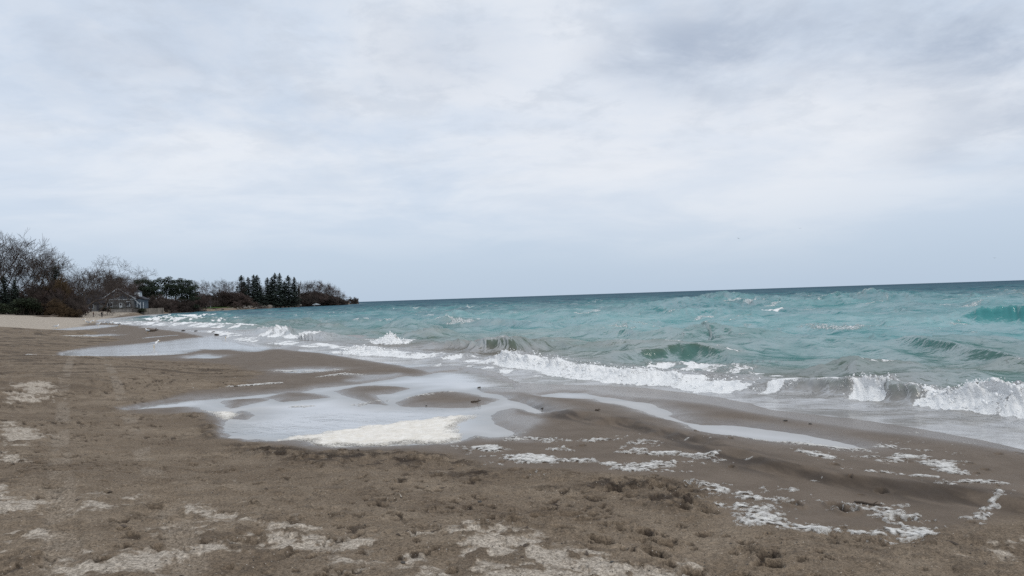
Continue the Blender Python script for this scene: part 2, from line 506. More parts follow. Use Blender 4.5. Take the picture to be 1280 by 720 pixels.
class MB:
    """collects simple shapes into one mesh"""
    def __init__(s):
        s.v, s.f = [], []

    def add(s, vs, fs):
        n = len(s.v)
        s.v += [tuple(v) for v in vs]
        s.f += [tuple(i + n for i in f) for f in fs]
        return s

    def box(s, x0, x1, y0, y1, z0, z1):
        return s.add([(x0, y0, z0), (x1, y0, z0), (x1, y1, z0), (x0, y1, z0), (x0, y0, z1), (x1, y0, z1), (x1, y1, z1), (x0, y1, z1)],
                     [(0, 3, 2, 1), (4, 5, 6, 7), (0, 1, 5, 4), (1, 2, 6, 5), (2, 3, 7, 6), (3, 0, 4, 7)])

    def prism(s, pts, y0, y1):
        """polygon in x, z pushed along y"""
        n = len(pts)
        vs = [(x, y0, z) for x, z in pts] + [(x, y1, z) for x, z in pts]
        fs = [tuple(range(n)), tuple(range(2 * n - 1, n - 1, -1))] + [(i, i + n, (i + 1) % n + n, (i + 1) % n) for i in range(n)]
        return s.add(vs, fs)

    def tube(s, a, b, ra, rb, n=5):
        a, b = Vector(a), Vector(b)
        d = (b - a).normalized()
        u = d.orthogonal().normalized()
        v = d.cross(u)
        vs = []
        for c, r_ in ((a, ra), (b, rb)):
            for k in range(n):
                t = 2 * math.pi * k / n
                vs.append(c + (u * math.cos(t) + v * math.sin(t)) * r_)
        fs = [(k, (k + 1) % n, n + (k + 1) % n, n + k) for k in range(n)]
        if n > 3:
            fs += [tuple(range(n - 1, -1, -1)), tuple(range(n, 2 * n))]
        return s.add(vs, fs)

    def build(s, name, mat, parent=None, smooth=False):
        return mesh_obj(name, s.v, s.f, mat, parent, smooth)


# ------------------------------------------------------------------ materials
def new_mat(name):
    m = bpy.data.materials.new(name)
    m.use_nodes = True
    t = NT(m.node_tree)
    bs = t.new('ShaderNodeBsdfPrincipled')
    out = t.new('ShaderNodeOutputMaterial')
    t.l.new(bs.outputs[0], out.inputs[0])
    return m, t, bs


def plain(name, col, rough=.8, var=.25, scale=3.0, spec=.3, bump=0.0, bscale=20):
    m, t, b = new_mat(name)
    pos = t.new('ShaderNodeTexCoord').outputs['Object']
    n = t.noise(pos, scale, 5, .6)
    info = t.new('ShaderNodeObjectInfo').outputs['Random']
    f = t.math('ADD', t.smooth(n, .3, .7, 1 - var, 1 + var), t.math('MULTIPLY', t.math('SUBTRACT', info, .5), var))
    t.put(b.inputs['Base Color'], t.vmath('SCALE', col, f))
    b.inputs['Roughness'].default_value = rough
    b.inputs['Specular IOR Level'].default_value = spec
    if bump:
        bp = t.new('ShaderNodeBump')
        t.put(bp.inputs['Height'], t.noise(pos, bscale, 4))
        bp.inputs['Strength'].default_value = bump
        bp.inputs['Distance'].default_value = .02
        t.l.new(bp.outputs[0], b.inputs['Normal'])
    return m


def sand_material():
    m, t, b = new_mat('sand')
    pos = t.new('ShaderNodeNewGeometry').outputs['Position']
    g1 = t.noise(pos, 95, 3, .75)
    g2 = t.noise(pos, 24, 5, .65)
    g3 = t.noise(pos, 2.2, 5, .6)
    g4 = t.noise(t.vmath('MULTIPLY', pos, (.35, .9, 1)), .8, 5, .6)
    damp = t.mix(t.smooth(g3, .32, .68), (.170, .131, .094), (.222, .176, .130))
    damp = t.mix(t.smooth(g4, .40, .65, 0, .6), damp, (.130, .098, .070))
    wetc = t.mix(t.smooth(g3, .3, .7), (.118, .090, .066), (.148, .115, .087))
    c = t.mix(t.attr('wet'), damp, wetc)
    c = t.mix(t.math('MULTIPLY', t.attr('soak'), .35), c, (.10, .080, .064))
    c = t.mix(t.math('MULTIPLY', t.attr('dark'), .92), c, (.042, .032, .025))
    dryc = t.mix(t.smooth(g2, .35, .65), (.32, .275, .225), (.42, .37, .31))
    c = t.mix(t.attr('dry'), c, dryc)
    g5 = t.noise(pos, 48, 4, .7)
    rf = t.math('SUBTRACT', 1, t.math('MULTIPLY', t.attr('wet'), .75))
    spk = t.math('ADD', t.smooth(g1, .3, .7, -.24, .24), t.math('ADD', t.smooth(g2, .3, .7, -.13, .13), t.smooth(g5, .32, .66, -.26, .20)))
    spk = t.math('ADD', 1.0, t.math('MULTIPLY', spk, rf))
    c = t.vmath('SCALE', c, spk)
    # pale shell grit
    vor = t.new('ShaderNodeTexVoronoi', feature='F1')
    t.put(vor.inputs['Vector'], pos)
    vor.inputs['Scale'].default_value = 34
    gm = t.math('MULTIPLY', t.smooth(vor.outputs['Distance'], .10, .20, 1, 0), t.math('GREATER_THAN', t.new('ShaderNodeSeparateColor', ins={0: vor.outputs['Color']}).outputs[0], .87))
    gm = t.math('MULTIPLY', gm, t.math('SUBTRACT', 1, t.attr('wet')))
    c = t.mix(t.math('MULTIPLY', gm, .75), c, (.52, .48, .43))
    t.put(b.inputs['Base Color'], c)
    rr = t.math('SUBTRACT', .95, t.math('MULTIPLY', t.attr('wet'), .25))
    rr = t.math('SUBTRACT', rr, t.math('MULTIPLY', t.attr('soak'), .52))
    t.put(b.inputs['Roughness'], rr)
    t.put(b.inputs['Specular IOR Level'], t.math('ADD', t.math('ADD', .12, t.math('MULTIPLY', t.attr('wet'), .06)), t.math('MULTIPLY', t.attr('soak'), .55)))
    bp = t.new('ShaderNodeBump')
    hgt = t.math('ADD', t.math('MULTIPLY', g2, 1.0), t.math('MULTIPLY', g1, .35))
    t.put(bp.inputs['Height'], hgt)
    t.put(bp.inputs['Strength'], t.math('SUBTRACT', .8, t.math('MULTIPLY', t.attr('wet'), .6)))
    bp.inputs['Distance'].default_value = .025
    t.l.new(bp.outputs[0], b.inputs['Normal'])
    return m


def water_material():
    m, t, b = new_mat('lake_water')
    pos = t.new('ShaderNodeNewGeometry').outputs['Position']
    flat = t.vmath('MULTIPLY', pos, (1, 1, .3))
    uv = t.new('ShaderNodeCombineXYZ')
    t.put(uv.inputs[0], t.vmath('DOT_PRODUCT', pos, (-.48, -.877, 0)))
    t.put(uv.inputs[1], t.vmath('DOT_PRODUCT', pos, (.877, -.48, 0)))
    uv = uv.outputs[0]
    big = t.noise(t.vmath('MULTIPLY', flat, (.05, .02, 1)), 1.0, 4, .6)
    st1 = t.noise(t.vmath('MULTIPLY', uv, (.10, .045, 1)), 1.0, 6, .70)
    fine = t.noise(flat, 1.1, 5, .6)
    teal = t.mix(t.smooth(big, .35, .65), (.034, .178, .188), (.068, .250, .252))
    deep = t.mix(t.smooth(big, .35, .65), (.010, .043, .080), (.018, .068, .102))
    murk = t.mix(t.smooth(fine, .35, .65), (.105, .095, .074), (.150, .134, .108))
    green = (.072, .120, .092)
    dpv = t.math('ADD', t.attr('deep'), t.math('MULTIPLY', t.math('SUBTRACT', st1, .5), t.math('ADD', 1.1, t.math('MULTIPLY', t.attr('deep'), 1.3))), 0, True)  # streak noise paints light and dark wave bands into the colour
    c = t.mix(dpv, teal, deep)
    c = t.mix(t.attr('green'), c, green)
    c = t.mix(t.attr('murk'), c, murk)
    c = t.mix(t.attr('milk_sheen'), c, (.54, .55, .57))  # pale film of pools and swash, with sky reflection painted into the colour
    fo = t.attr('foam')
    n = t.noise(pos, 9.0, 5, .7)
    n2 = t.noise(pos, 42.0, 3, .7)
    ff = t.math('ADD', t.math('MULTIPLY', fo, .92), t.math('MULTIPLY', t.math('SUBTRACT', n, .5), 1.1))
    ff = t.math('ADD', ff, t.math('MULTIPLY', t.math('SUBTRACT', n2, .5), .55))
    ff = t.math('MULTIPLY', t.smooth(ff, .38, .62), t.smooth(fo, .02, .2))
    foamc = t.mix(t.smooth(n2, .3, .7), (.74, .75, .75), (.84, .845, .84))
    c = t.mix(ff, c, foamc)
    w1 = t.noise(t.vmath('MULTIPLY', uv, (1.0, .45, 1)), 2.6, 4, .55)
    w2 = t.noise(t.vmath('MULTIPLY', uv, (1.0, .5, 1)), 9.0, 4, .6)
    w3 = t.noise(t.vmath('MULTIPLY', uv, (1.0, .4, 1)), .7, 3, .5)
    h = t.math('ADD', t.math('MULTIPLY', w1, .085), t.math('MULTIPLY', w2, .022))
    h = t.math('ADD', h, t.math('MULTIPLY', w3, .26))
    h = t.math('MULTIPLY', h, t.attr('chop'))
    h = t.math('ADD', h, t.math('MULTIPLY', t.math('MULTIPLY', t.math('ADD', n, n2), .022), ff))
    bp = t.new('ShaderNodeBump')
    t.put(bp.inputs['Height'], h)
    bp.inputs['Strength'].default_value = 1.0
    bp.inputs['Distance'].default_value = 1.0
    # unresolved wave slopes: a rough sea mirrors less of the low sky than a flat one
    df = t.new('ShaderNodeBsdfDiffuse')
    t.put(df.inputs['Color'], c)
    gl = t.new('ShaderNodeBsdfGlossy')
    gl.inputs['Color'].default_value = (1, 1, 1, 1)
    t.put(gl.inputs['Roughness'], t.math('ADD', .08, t.math('MULTIPLY', t.attr('deep'), .22)))
    fr = t.new('ShaderNodeFresnel')
    fr.inputs['IOR'].default_value = 1.34
    for nd in (df, gl, fr):
        t.l.new(bp.outputs[0], nd.inputs['Normal'])
    st3 = t.noise(t.vmath('MULTIPLY', uv, (.38, .26, 1)), 1.0, 6, .70)
    st2 = t.noise(t.vmath('MULTIPLY', uv, (1.5, .42, 1)), 1.0, 6, .68)
    lull = t.smooth(t.math('ADD', t.math('MULTIPLY', st1, .30), t.math('ADD', t.math('MULTIPLY', st2, .35), t.math('MULTIPLY', st3, .35))), .43, .56, .10, 1.0)
    lim = t.math('SUBTRACT', .40, t.math('MULTIPLY', dpv, .32))
    k = t.math('MINIMUM', fr.outputs[0], lim)
    lull = t.math('SUBTRACT', 1.0, t.math('MULTIPLY', t.math('SUBTRACT', 1.0, lull), t.math('MULTIPLY', t.attr('chop'), t.math('ADD', .40, t.math('MULTIPLY', t.attr('deep'), .6)))))
    k = t.math('MULTIPLY', t.math('MULTIPLY', k, lull), t.math('SUBTRACT', 1.0, ff))
    mx = t.new('ShaderNodeMixShader')
    t.put(mx.inputs[0], k)
    t.l.new(df.outputs[0], mx.inputs[1])
    t.l.new(gl.outputs[0], mx.inputs[2])
    t.n.remove(b)
    t.l.new(mx.outputs[0], [q for q in t.n if q.type == 'OUTPUT_MATERIAL'][0].inputs[0])
    return m


def foam_material(name, a, c2, scale=14, lace=0):
    m, t, b = new_mat(name)
    pos = t.new('ShaderNodeNewGeometry').outputs['Position']
    n = t.noise(pos, scale, 5, .65)
    n2 = t.noise(pos, scale * 6, 3, .7)
    c = t.mix(t.smooth(n, .35, .7), a, c2)
    c = t.vmath('SCALE', c, t.smooth(n2, .2, .7, .92, 1.03))
    t.put(b.inputs['Base Color'], c)
    b.inputs['Roughness'].default_value = .75
    b.inputs['Specular IOR Level'].default_value = .25
    if lace:
        vo = t.new('ShaderNodeTexVoronoi', feature='DISTANCE_TO_EDGE')
        t.put(vo.inputs['Vector'], t.vmath('ADD', pos, t.vmath('SCALE', t.new('ShaderNodeTexNoise', ins={0: pos, 2: 9.0}).outputs['Color'], .10)))
        vo.inputs['Scale'].default_value = 9.0
        cell = t.smooth(vo.outputs['Distance'], .03, .34, .10, -.13) if lace == 1 else 0.0
        cv = t.math('ADD', t.attr('cov'), cell)
        cv = t.math('ADD', cv, t.math('MULTIPLY', t.math('SUBTRACT', n2, .5), .5))
        t.put(b.inputs['Alpha'], t.smooth(cv, -.03, .36, 0, .96) if lace == 1 else t.smooth(cv, -.10, .30, .0, 1.0))
    bp = t.new('ShaderNodeBump')
    t.put(bp.inputs['Height'], t.math('ADD', n, t.math('MULTIPLY', n2, .4)))
    bp.inputs['Strength'].default_value = .6
    bp.inputs['Distance'].default_value = .012
    t.l.new(bp.outputs[0], b.inputs['Normal'])
    return m


M = dict(
    sand=sand_material(), water=water_material(),
    cream_foam=foam_material('cream_foam', (.78, .745, .685), (.66, .615, .54), 5, 2),
    white_foam=foam_material('white_foam', (.68, .67, .645), (.44, .42, .385), 20, 1),
    spray=foam_material('spray_foam', (.86, .87, .87), (.80, .81, .82), 20),
    bark=plain('bark', (.062, .050, .043), .95, .3, 1.5, .15), twig=plain('twig_bark', (.050, .040, .036), .95, .35, .6, .15),
    pink_twig=plain('reddish_twig_bark', (.070, .052, .047), .95, .35, .6, .15), ochre_twig=plain('ochre_twig_bark', (.072, .050, .030), .95, .4, .5, .15),
    pale_bark=plain('pale_bark', (.20, .18, .17), .95, .3, 1.5, .15),
    pine=plain('pine_needles', (.030, .042, .028), .9, .45, .5, .2), spruce=plain('spruce_needles', (.030, .043, .036), .9, .4, .4, .2),
    yew=plain('evergreen_leaves', (.030, .040, .022), .9, .45, .6, .2), grass=plain('lawn_grass', (.055, .105, .028), .95, .4, .25, .1),
    siding=plain('blue_grey_siding', (.060, .084, .112), .8, .15, 2), pale_siding=plain('pale_siding', (.11, .115, .12), .8, .15, 2), shingle=plain('dark_roof_shingles', (.042, .044, .055), .9, .25, 4),
    trim=plain('white_trim', (.46, .50, .54), .6, .06, 2), glass=plain('window_glass', (.03, .035, .045), .12, .2, 1, .6), brick=plain('pink_brick', (.30, .195, .155), .9, .25, 5),
    concrete=plain('grey_concrete', (.20, .185, .17), .95, .3, .7, .2, .5, 6), tan_stone=plain('tan_stone', (.165, .145, .122), .95, .35, .5, .2, .6, 3), grey_stone=plain('grey_stone', (.17, .155, .14), .95, .4, .6, .2, .6, 3),
    dark_stone=plain('wet_dark_stone', (.065, .058, .052), .7, .4, .8, .3, .6, 3), wood=plain('driftwood', (.085, .066, .052), .9, .3, 6), pale_wood=plain('bleached_twig', (.45, .40, .33), .9, .2, 8),
    feather=plain('white_feathers', (.74, .74, .73), .8, .05, 9), grey_feather=plain('grey_feathers', (.34, .36, .39), .8, .1, 9), black=plain('black_feathers', (.03, .03, .03), .7, .1, 9), beak=plain('yellow_beak', (.55, .36, .06), .5, .1, 9),
    skin=plain('skin', (.46, .30, .22), .6, .06, 9), dark_cloth=plain('black_cloth', (.022, .022, .026), .9, .2, 6), brown_cloth=plain('brown_cloth', (.085, .045, .038), .9, .2, 6), blue_cloth=plain('dark_blue_cloth', (.03, .038, .06), .9, .2, 6), hair=plain('dark_hair', (.03, .022, .018), .8, .2, 20),
    pebble=plain('dark_pebble', (.05, .045, .04), .6, .3, 9),
)

# ------------------------------------------------------------------ polar sheets for sand and lake
A0 = 0.663
fine_a = np.linspace(-A0, A0, 1000)
side_a = A0 + .01 * np.cumsum(1.07 ** np.arange(60))
side_a = side_a[side_a < math.pi - .05]
ANG = np.concatenate([-side_a[::-1], fine_a, side_a])


def radii(r0, rules):
    out = [r0]
    for lim, step in rules:
        while out[-1] < lim:
            out.append(out[-1] + max(.012, out[-1] * step))
    return np.array(out)


def sheet(rad):
    rr, aa = np.meshgrid(rad, ANG, indexing='ij')
    return rr * np.sin(aa), rr * np.cos(aa)


def grid_faces(nr, nc, wrap):
    i = np.arange(nr * nc).reshape(nr, nc)
    if wrap:
        i = np.concatenate([i, i[:, :1]], 1)
    return np.stack([i[:-1, :-1].ravel(), i[:-1, 1:].ravel(), i[1:, 1:].ravel(), i[1:, :-1].ravel()], 1)[:, ::-1]


def compact(V, F, keep, attrs):
    F = F[keep]
    used = np.zeros(len(V), bool)
    used[F.ravel()] = True
    idx = np.cumsum(used) - 1
    return V[used], idx[F], {k: v[used] for k, v in attrs.items()}


def build_sand():
    rad = np.concatenate([[.05, .5, 1.2, 2.0, 2.6], radii(3.2, [(12, .0038), (60, .0062), (300, .02), (3500, .06)])])
    x, y = sheet(rad)
    sh = x.shape
    x, y = x.ravel(), y.ravel()
    z, at_ = ground(x, y)
    F = grid_faces(*sh, True)
    zz = z[F].max(1)
    cx, cy = x[F].mean(1), y[F].mean(1)
    keep = (zz > -.30)
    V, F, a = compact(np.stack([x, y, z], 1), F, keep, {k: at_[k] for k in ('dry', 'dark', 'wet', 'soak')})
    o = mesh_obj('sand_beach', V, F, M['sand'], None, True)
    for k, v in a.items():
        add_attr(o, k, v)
    tag(o, kind='structure')
    # the lake bed as a coarse sheet under the water
    return o


# breakers: foot line pixels with height, foam, and how wide the back is
BREAK = [
    dict(p=[(590, 454, .20, .4), (600, 456, .40, 1), (635, 461, .38, 1), (670, 467, .30, 1), (690, 470, .24, .9), (720, 473, .27, 1), (760, 478, .24, 1), (790, 481, .24, 1), (830, 484, .22, 1), (860, 488, .14, .9), (875, 489, .28, 1), (905, 491, .16, .9), (925, 492, .08, .5)], back=1.5, front=.55, trail=3.2),
    dict(p=[(470, 437, .1, 0), (560, 438, .25, 0), (600, 441, .55, 0), (640, 442, .72, .12), (662, 440, .62, 0), (690, 437, .25, 0), (760, 434, .12, 0)], back=2.6, front=.55, trail=0),
    dict(p=[(915, 491, .10, .7), (940, 491, .22, .7), (955, 491.5, .27, .15), (1000, 494, .34, .0), (1035, 497, .38, .0), (1056, 499, .40, .3), (1066, 500, .42, .9), (1080, 501, .42, .95), (1103, 503, .40, .8), (1116, 504, .38, .0), (1138, 506, .38, .05),
            (1150, 507, .26, .9), (1180, 511, .34, 1), (1220, 516, .42, 1), (1260, 521, .44, 1), (1310, 526, .40, 1), (1380, 534, .45, 1), (1500, 548, .3, 1)], back=1.0, front=.42, trail=1.0),
    dict(p=[(456, 428, .1, .3), (464, 430, .55, 1), (478, 431, .95, 1), (492, 431, .85, 1), (505, 430, .50, 1), (518, 428, .25, .5)], back=1.6, front=1.6, trail=2.0, solid=1),
    dict(p=[(412, 441, .1, .5), (425, 443, .30, 1), (445, 444, .26, 1), (480, 446, .14, .8), (540, 449, .16, .55), (590, 452, .2, .6)], back=1.0, front=.5, trail=2.5),
    dict(p=[(285, 418, .15, .5), (310, 420, .55, 1), (325, 421, .7, 1), (345, 423, .45, .95), (365, 424, .45, 1), (380, 422, .3, .8), (400, 418, .1, .2)], back=2.0, front=1.2, trail=4.0),
    dict(p=[(890, 394, .2, 0), (918, 395, .30, 1), (940, 394.5, .32, 1), (970, 393, .26, .9), (990, 391.5, .2, .3)], back=3.5, front=1.2, trail=2.0, solid=1),
    dict(p=[(1195, 395, .2, .3), (1208, 397, .18, 1), (1225, 399, .22, 1), (1250, 401.5, .20, 1), (1300, 404, .20, 1), (1400, 410, .3, .8)], back=3.0, front=1.2, trail=2.0, solid=1),
    dict(p=[(960, 463, .05, 0), (1020, 468, .25, 0), (1070, 471, .50, .0), (1115, 471, .34, 0), (1190, 473, .10, 0)], back=1.8, front=.9, trail=0),
    dict(p=[(860, 437, .1, 0), (910, 437, .35, 0), (960, 434, .52, 0), (1000, 431, .35, 0), (1050, 428, .1, 0)], back=2.6, front=1.2, trail=0),
    dict(p=[(1100, 440, .1, 0), (1160, 443, .42, 0), (1200, 443, .5, 0), (1260, 443, .45, 0), (1340, 441, .4, 0)], back=2.4, front=1.1, trail=0),
    dict(p=[(1060, 393, .1, 0), (1140, 394, .5, 0), (1200, 393, .6, 0), (1240, 391, .3, 0)], back=5, front=2.4, trail=0),
    dict(p=[(480, 421, .15, 0), (515, 423, .6, .05), (545, 422, .4, 0), (590, 420, .1, 0)], back=2.6, front=1.2, trail=0),
    dict(p=[(745, 448, .1, .1), (800, 445, .22, .1), (830, 444, .30, 0), (870, 443, .26, 0), (930, 447, .12, 0)], back=1.5, front=.7, trail=0),
    dict(p=[(785, 460, .08, .5), (812, 461, .32, .1), (835, 459, .15, .5), (890, 462, .14, .65), (930, 466, .12, .4)], back=1.0, front=.5, trail=2.2),
    dict(p=[(1010, 486, .05, .0), (1120, 489, .12, 0), (1200, 480, .25, 0), (1280, 482, .25, 0)], back=1.2, front=.6, trail=0),
    dict(p=[(150, 399, .1, .5), (200, 401, .5, .9), (240, 402, .45, .6), (300, 402, .5, .35), (360, 400, .3, .1)], back=3.5, front=1.6, trail=5),
    dict(p=[(120, 403.5, .1, .7), (170, 406, .3, .9), (240, 409, .35, .7), (290, 411, .35, .8), (330, 411, .3, .5)], back=3, front=1.4, trail=5),
    dict(p=[(180, 395.5, .3, .8), (215, 396.5, .5, .8), (260, 396, .5, .6), (310, 394, .4, .3)], back=5, front=2, trail=6),
    dict(p=[(195, 414, .08, .6), (260, 416, .12, .7), (300, 426, .1, .6), (360, 432, .12, .7), (420, 436, .12, .6)], back=1.4, front=.6, trail=3.0),
    dict(p=[(500, 455, .05, .35), (560, 459, .06, .55), (640, 467, .06, .5), (700, 476, .05, .3)], back=.7, front=.35, trail=1.2),
    dict(p=[(340, 399, .3, .1), (400, 403, .5, 0), (470, 401, .4, 0)], back=4, front=2, trail=0),
    dict(p=[(600, 404, .3, 0), (700, 406, .5, 0), (790, 408, .4, 0)], back=4, front=2, trail=0),
    dict(p=[(660, 423, .3, 0), (740, 425, .45, 0), (830, 422, .4, 0)], back=3, front=1.4, trail=0),
]
SPRAY = []
# rows of small swells running in from the open lake, most unbroken, a few with a torn white crest
_r = random.Random(77)
for _k in range(150):
    _u = 8.5 + 95 * _r.random() ** 1.35                # distance off the shore
    _v = _r.uniform(-75, 40)                           # along the shore
    _cx, _cy = 6.8 + .81 * _u + .59 * _v * -1 * -1, 9.4 + .59 * _u - .81 * _v
    if _cy < 8 or abs(_cx) > .95 * _cy + 4 or _cy > 190:
        continue
    _L, _h = _r.uniform(2.0, 5.5) * (1 + _u / 60), _r.uniform(.24, .52) * (1 + _u / 150)
    _a = math.atan2(-.81, .59) + _r.gauss(0.25, .22)
    _q = []
    for _j in range(5):
        _t = (_j / 4 - .5) * 2
        _q.append((_cx + math.cos(_a) * _L * _t + _r.gauss(0, .12), _cy + math.sin(_a) * _L * _t + _r.gauss(0, .12), _h * (1 - .75 * _t * _t) * _r.uniform(.8, 1.1), 0))
    if _q[0][1] < _q[-1][1]:
        _q.reverse()
    if _r.random() < .02 and _u > 300:
        _q = [(a_, b_, min(c_, .26) * .9, .9 if 0 < i_ < 4 else .2) for i_, (a_, b_, c_, _) in enumerate(_q)]
    BREAK.insert(0, dict(w=_q, back=_r.uniform(1.0, 2.0) * (1 + _u / 70), front=_r.uniform(.55, .85) * (1 + _u / 75), trail=0 if _q[1][3] == 0 else 1.6))


def lake_surface(x, y):
    r = np.hypot(x, y)
    s = shore_s(x, y)
    cell = np.maximum(.06, r * .0078)
    off = ss(-s, 1.5, 13.0)
    z = np.zeros(x.shape)
    dxs, dys = np.zeros(x.shape), np.zeros(x.shape)
    nx, ny = -.81, -.59            # towards the shore
    rg = np.random.default_rng(5)
    gust = .65 + .7 * fbm(x / 23., y / 23., 101, 2)
    for k in range(56):
        lam = 0.7 * (11.0 / 0.7) ** (k / 55.)
        ang = math.atan2(ny, nx) + rg.normal(.15, .36)
        kx, ky = math.cos(ang), math.sin(ang)
        ph = rg.uniform(0, 6.28)
        amp = .034 * lam ** .85 * rg.uniform(.5, 1.3) * .42
        kk = 2 * math.pi / lam
        lod = ss(lam / cell, 2.2, 4.0)
        wt = amp * lod * off * gust
        arg = kk * (kx * x + ky * y) + ph + 1.3 * vnoise(x / (lam * 3), y / (lam * 3), 200 + k)
        z += wt * np.cos(arg)
        dxs -= .8 * wt * kx * np.sin(arg)
        dys -= .8 * wt * ky * np.sin(arg)
    # small chop close in
    shal = ss(-s, .2, 3.0)
    chop = (fbm(x * 1.4, y * 2.0, 111, 4) - .5) * .10 * shal * (1 - ss(r, 60, 120)) + (fbm(x * 5, y * 6, 113, 3) - .5) * .022 * shal * (1 - ss(r, 25, 50))
    z += chop
    foam = np.zeros(x.shape)
    face = np.zeros(x.shape)
    for bi, b in enumerate(BREAK):
        bp_ = b['w'] if 'w' in b else [(*at(px, py, 0), a_, f_) for px, py, a_, f_ in b['p']]
        pts = [(q[0], q[1]) for q in bp_]
        A = np.array([q[2] for q in bp_])
        Fm = np.array([q[3] for q in bp_])
        P = np.array(pts)
        mg = max(b['back'] * 3, b['trail'] + 3)
        m = (x > P[:, 0].min() - mg) & (x < P[:, 0].max() + mg) & (y > P[:, 1].min() - mg) & (y < P[:, 1].max() + mg)
        if not m.any():
            continue
        xs, ys = x[m], y[m]
        d, par, side = polyline_dist(xs, ys, pts)
        # positive d = shoreward of the foot (towards the land)
        d = d * -side
        wob = (fbm(xs * .9, ys * .9, 300 + bi, 3) - .5)
        d = d + wob * .9 * min(1.0, b['back'] * .5) + (fbm(xs * 4, ys * 4, 340 + bi, 3) - .5) * .16
        jit = 1 + .9 * (fbm(xs * 1.7, ys * 1.7, 360 + bi, 4) - .5)
        pj = np.clip(par + (fbm(xs * 1.5, ys * 1.5, 350 + bi, 3) - .5) * 2.0, 0, len(A) - 1)
        h = np.interp(pj, np.arange(len(A)), A)
        f = np.interp(pj, np.arange(len(A)), Fm)
        f = np.where((f > .02) & (f < .98), ss(f + (fbm(xs * 2.2, ys * 2.2, 355 + bi, 4) - .5) * .8, .2, .8), f)
        tear = 1.0 if b.get('solid') else ss(fbm(xs * .55, ys * .55, 357 + bi, 4, .6), .36, .56)
        f = f * (1 - ss(np.hypot(xs, ys), 28, 48) * (1 - tear) * .9) * (.74 + .26 * ss(fbm(xs * 1.5, ys * 1.9, 359 + bi, 4), .36, .50))
        ends = ss(par, 0.0, .7) * (1 - ss(par, len(A) - 1.7, len(A) - 1.0))
        h = h * ends
        hh = h * (1 + (jit - 1) * f)
        bk, fr = b['back'], b['front']
        fr = fr * (1 + .5 * f)
        c = d + fr                 # crest sits a front's width behind the foot
        sharp = np.clip(1 - c / fr, 0, 1) ** .9
        soft = np.exp(-(c / (fr * .75)) ** 2)
        prof = np.where(c < 0, np.exp(-(c / bk) ** 2), sharp * f + soft * (1 - f))
        add = hh * prof
        bil = 1 - np.abs(2 * fbm(xs * 2.6, ys * 3.2, 380 + bi, 3) - 1) * 2.2
        bil2 = 1 - np.abs(2 * fbm(xs * 7.5, ys * 8, 385 + bi, 3) - 1) * 2.2
        pl = np.maximum(prof, .35 * ss(c, -bk, 0)) * ss(fr - c, 0, .1)
        lump = f * np.minimum(h, .7) * pl * (.22 * (bil - .35) + .15 * (bil2 - .35) + .12 * (fbm(xs * 19, ys * 19, 390 + bi, 2) - .5))
        calm = 0.0 if 'w' in b else .7
        z[m] = z[m] * (1 - calm * prof) + add + lump
        lean = add * (.30 + .25 * f) * prof ** 2 + lump * .5
        dxs[m] = dxs[m] * (1 - calm * prof) + nx * lean
        dys[m] = dys[m] * (1 - calm * prof) + ny * lean
        # white water on the front and over the crest, torn streaks trailing behind
        ff = f * (ss(c, -bk * .55, -bk * .05) * (1 - ss(d, -.02, .10)))
        if b['trail'] == 1.0 or b['trail'] == 0:
            lip = (1 - f) * ss(c, -.22, -.05) * (1 - ss(c, .0, .16)) * ss(add, .28, .36) * (1 - ss(np.hypot(xs, ys), 26, 40)) * ss(fbm(xs * 3, ys * 3, 430 + bi, 4), .42, .60) * .8
            ff = np.maximum(ff, lip)
        if b['trail']:
            tr = f * np.exp(-np.maximum(-c, 0) / b['trail'] * 1.3) * (1 - ss(d, -.05, .12)) * .62
            tr = tr * ss(fbm(xs * .8, ys * 1.6, 410 + bi, 4), .36, .58)
            ff = np.maximum(ff, tr)
        foam[m] = np.maximum(foam[m], ff)
        face[m] = np.maximum(face[m], (1 - f) * ss(add, .12, .4) * ss(c, -.6, .1))
        sel = np.nonzero(m)[0][(f > .55) & (c > -.5 * bk) & (d < 0.02) & (h > .18)]
        SPRAY.append((sel, np.interp(par, np.arange(len(A)), A)[(f > .55) & (c > -.5 * bk) & (d < 0.02) & (h > .18)]))
    return z, dxs, dys, foam, face, s, r, chop


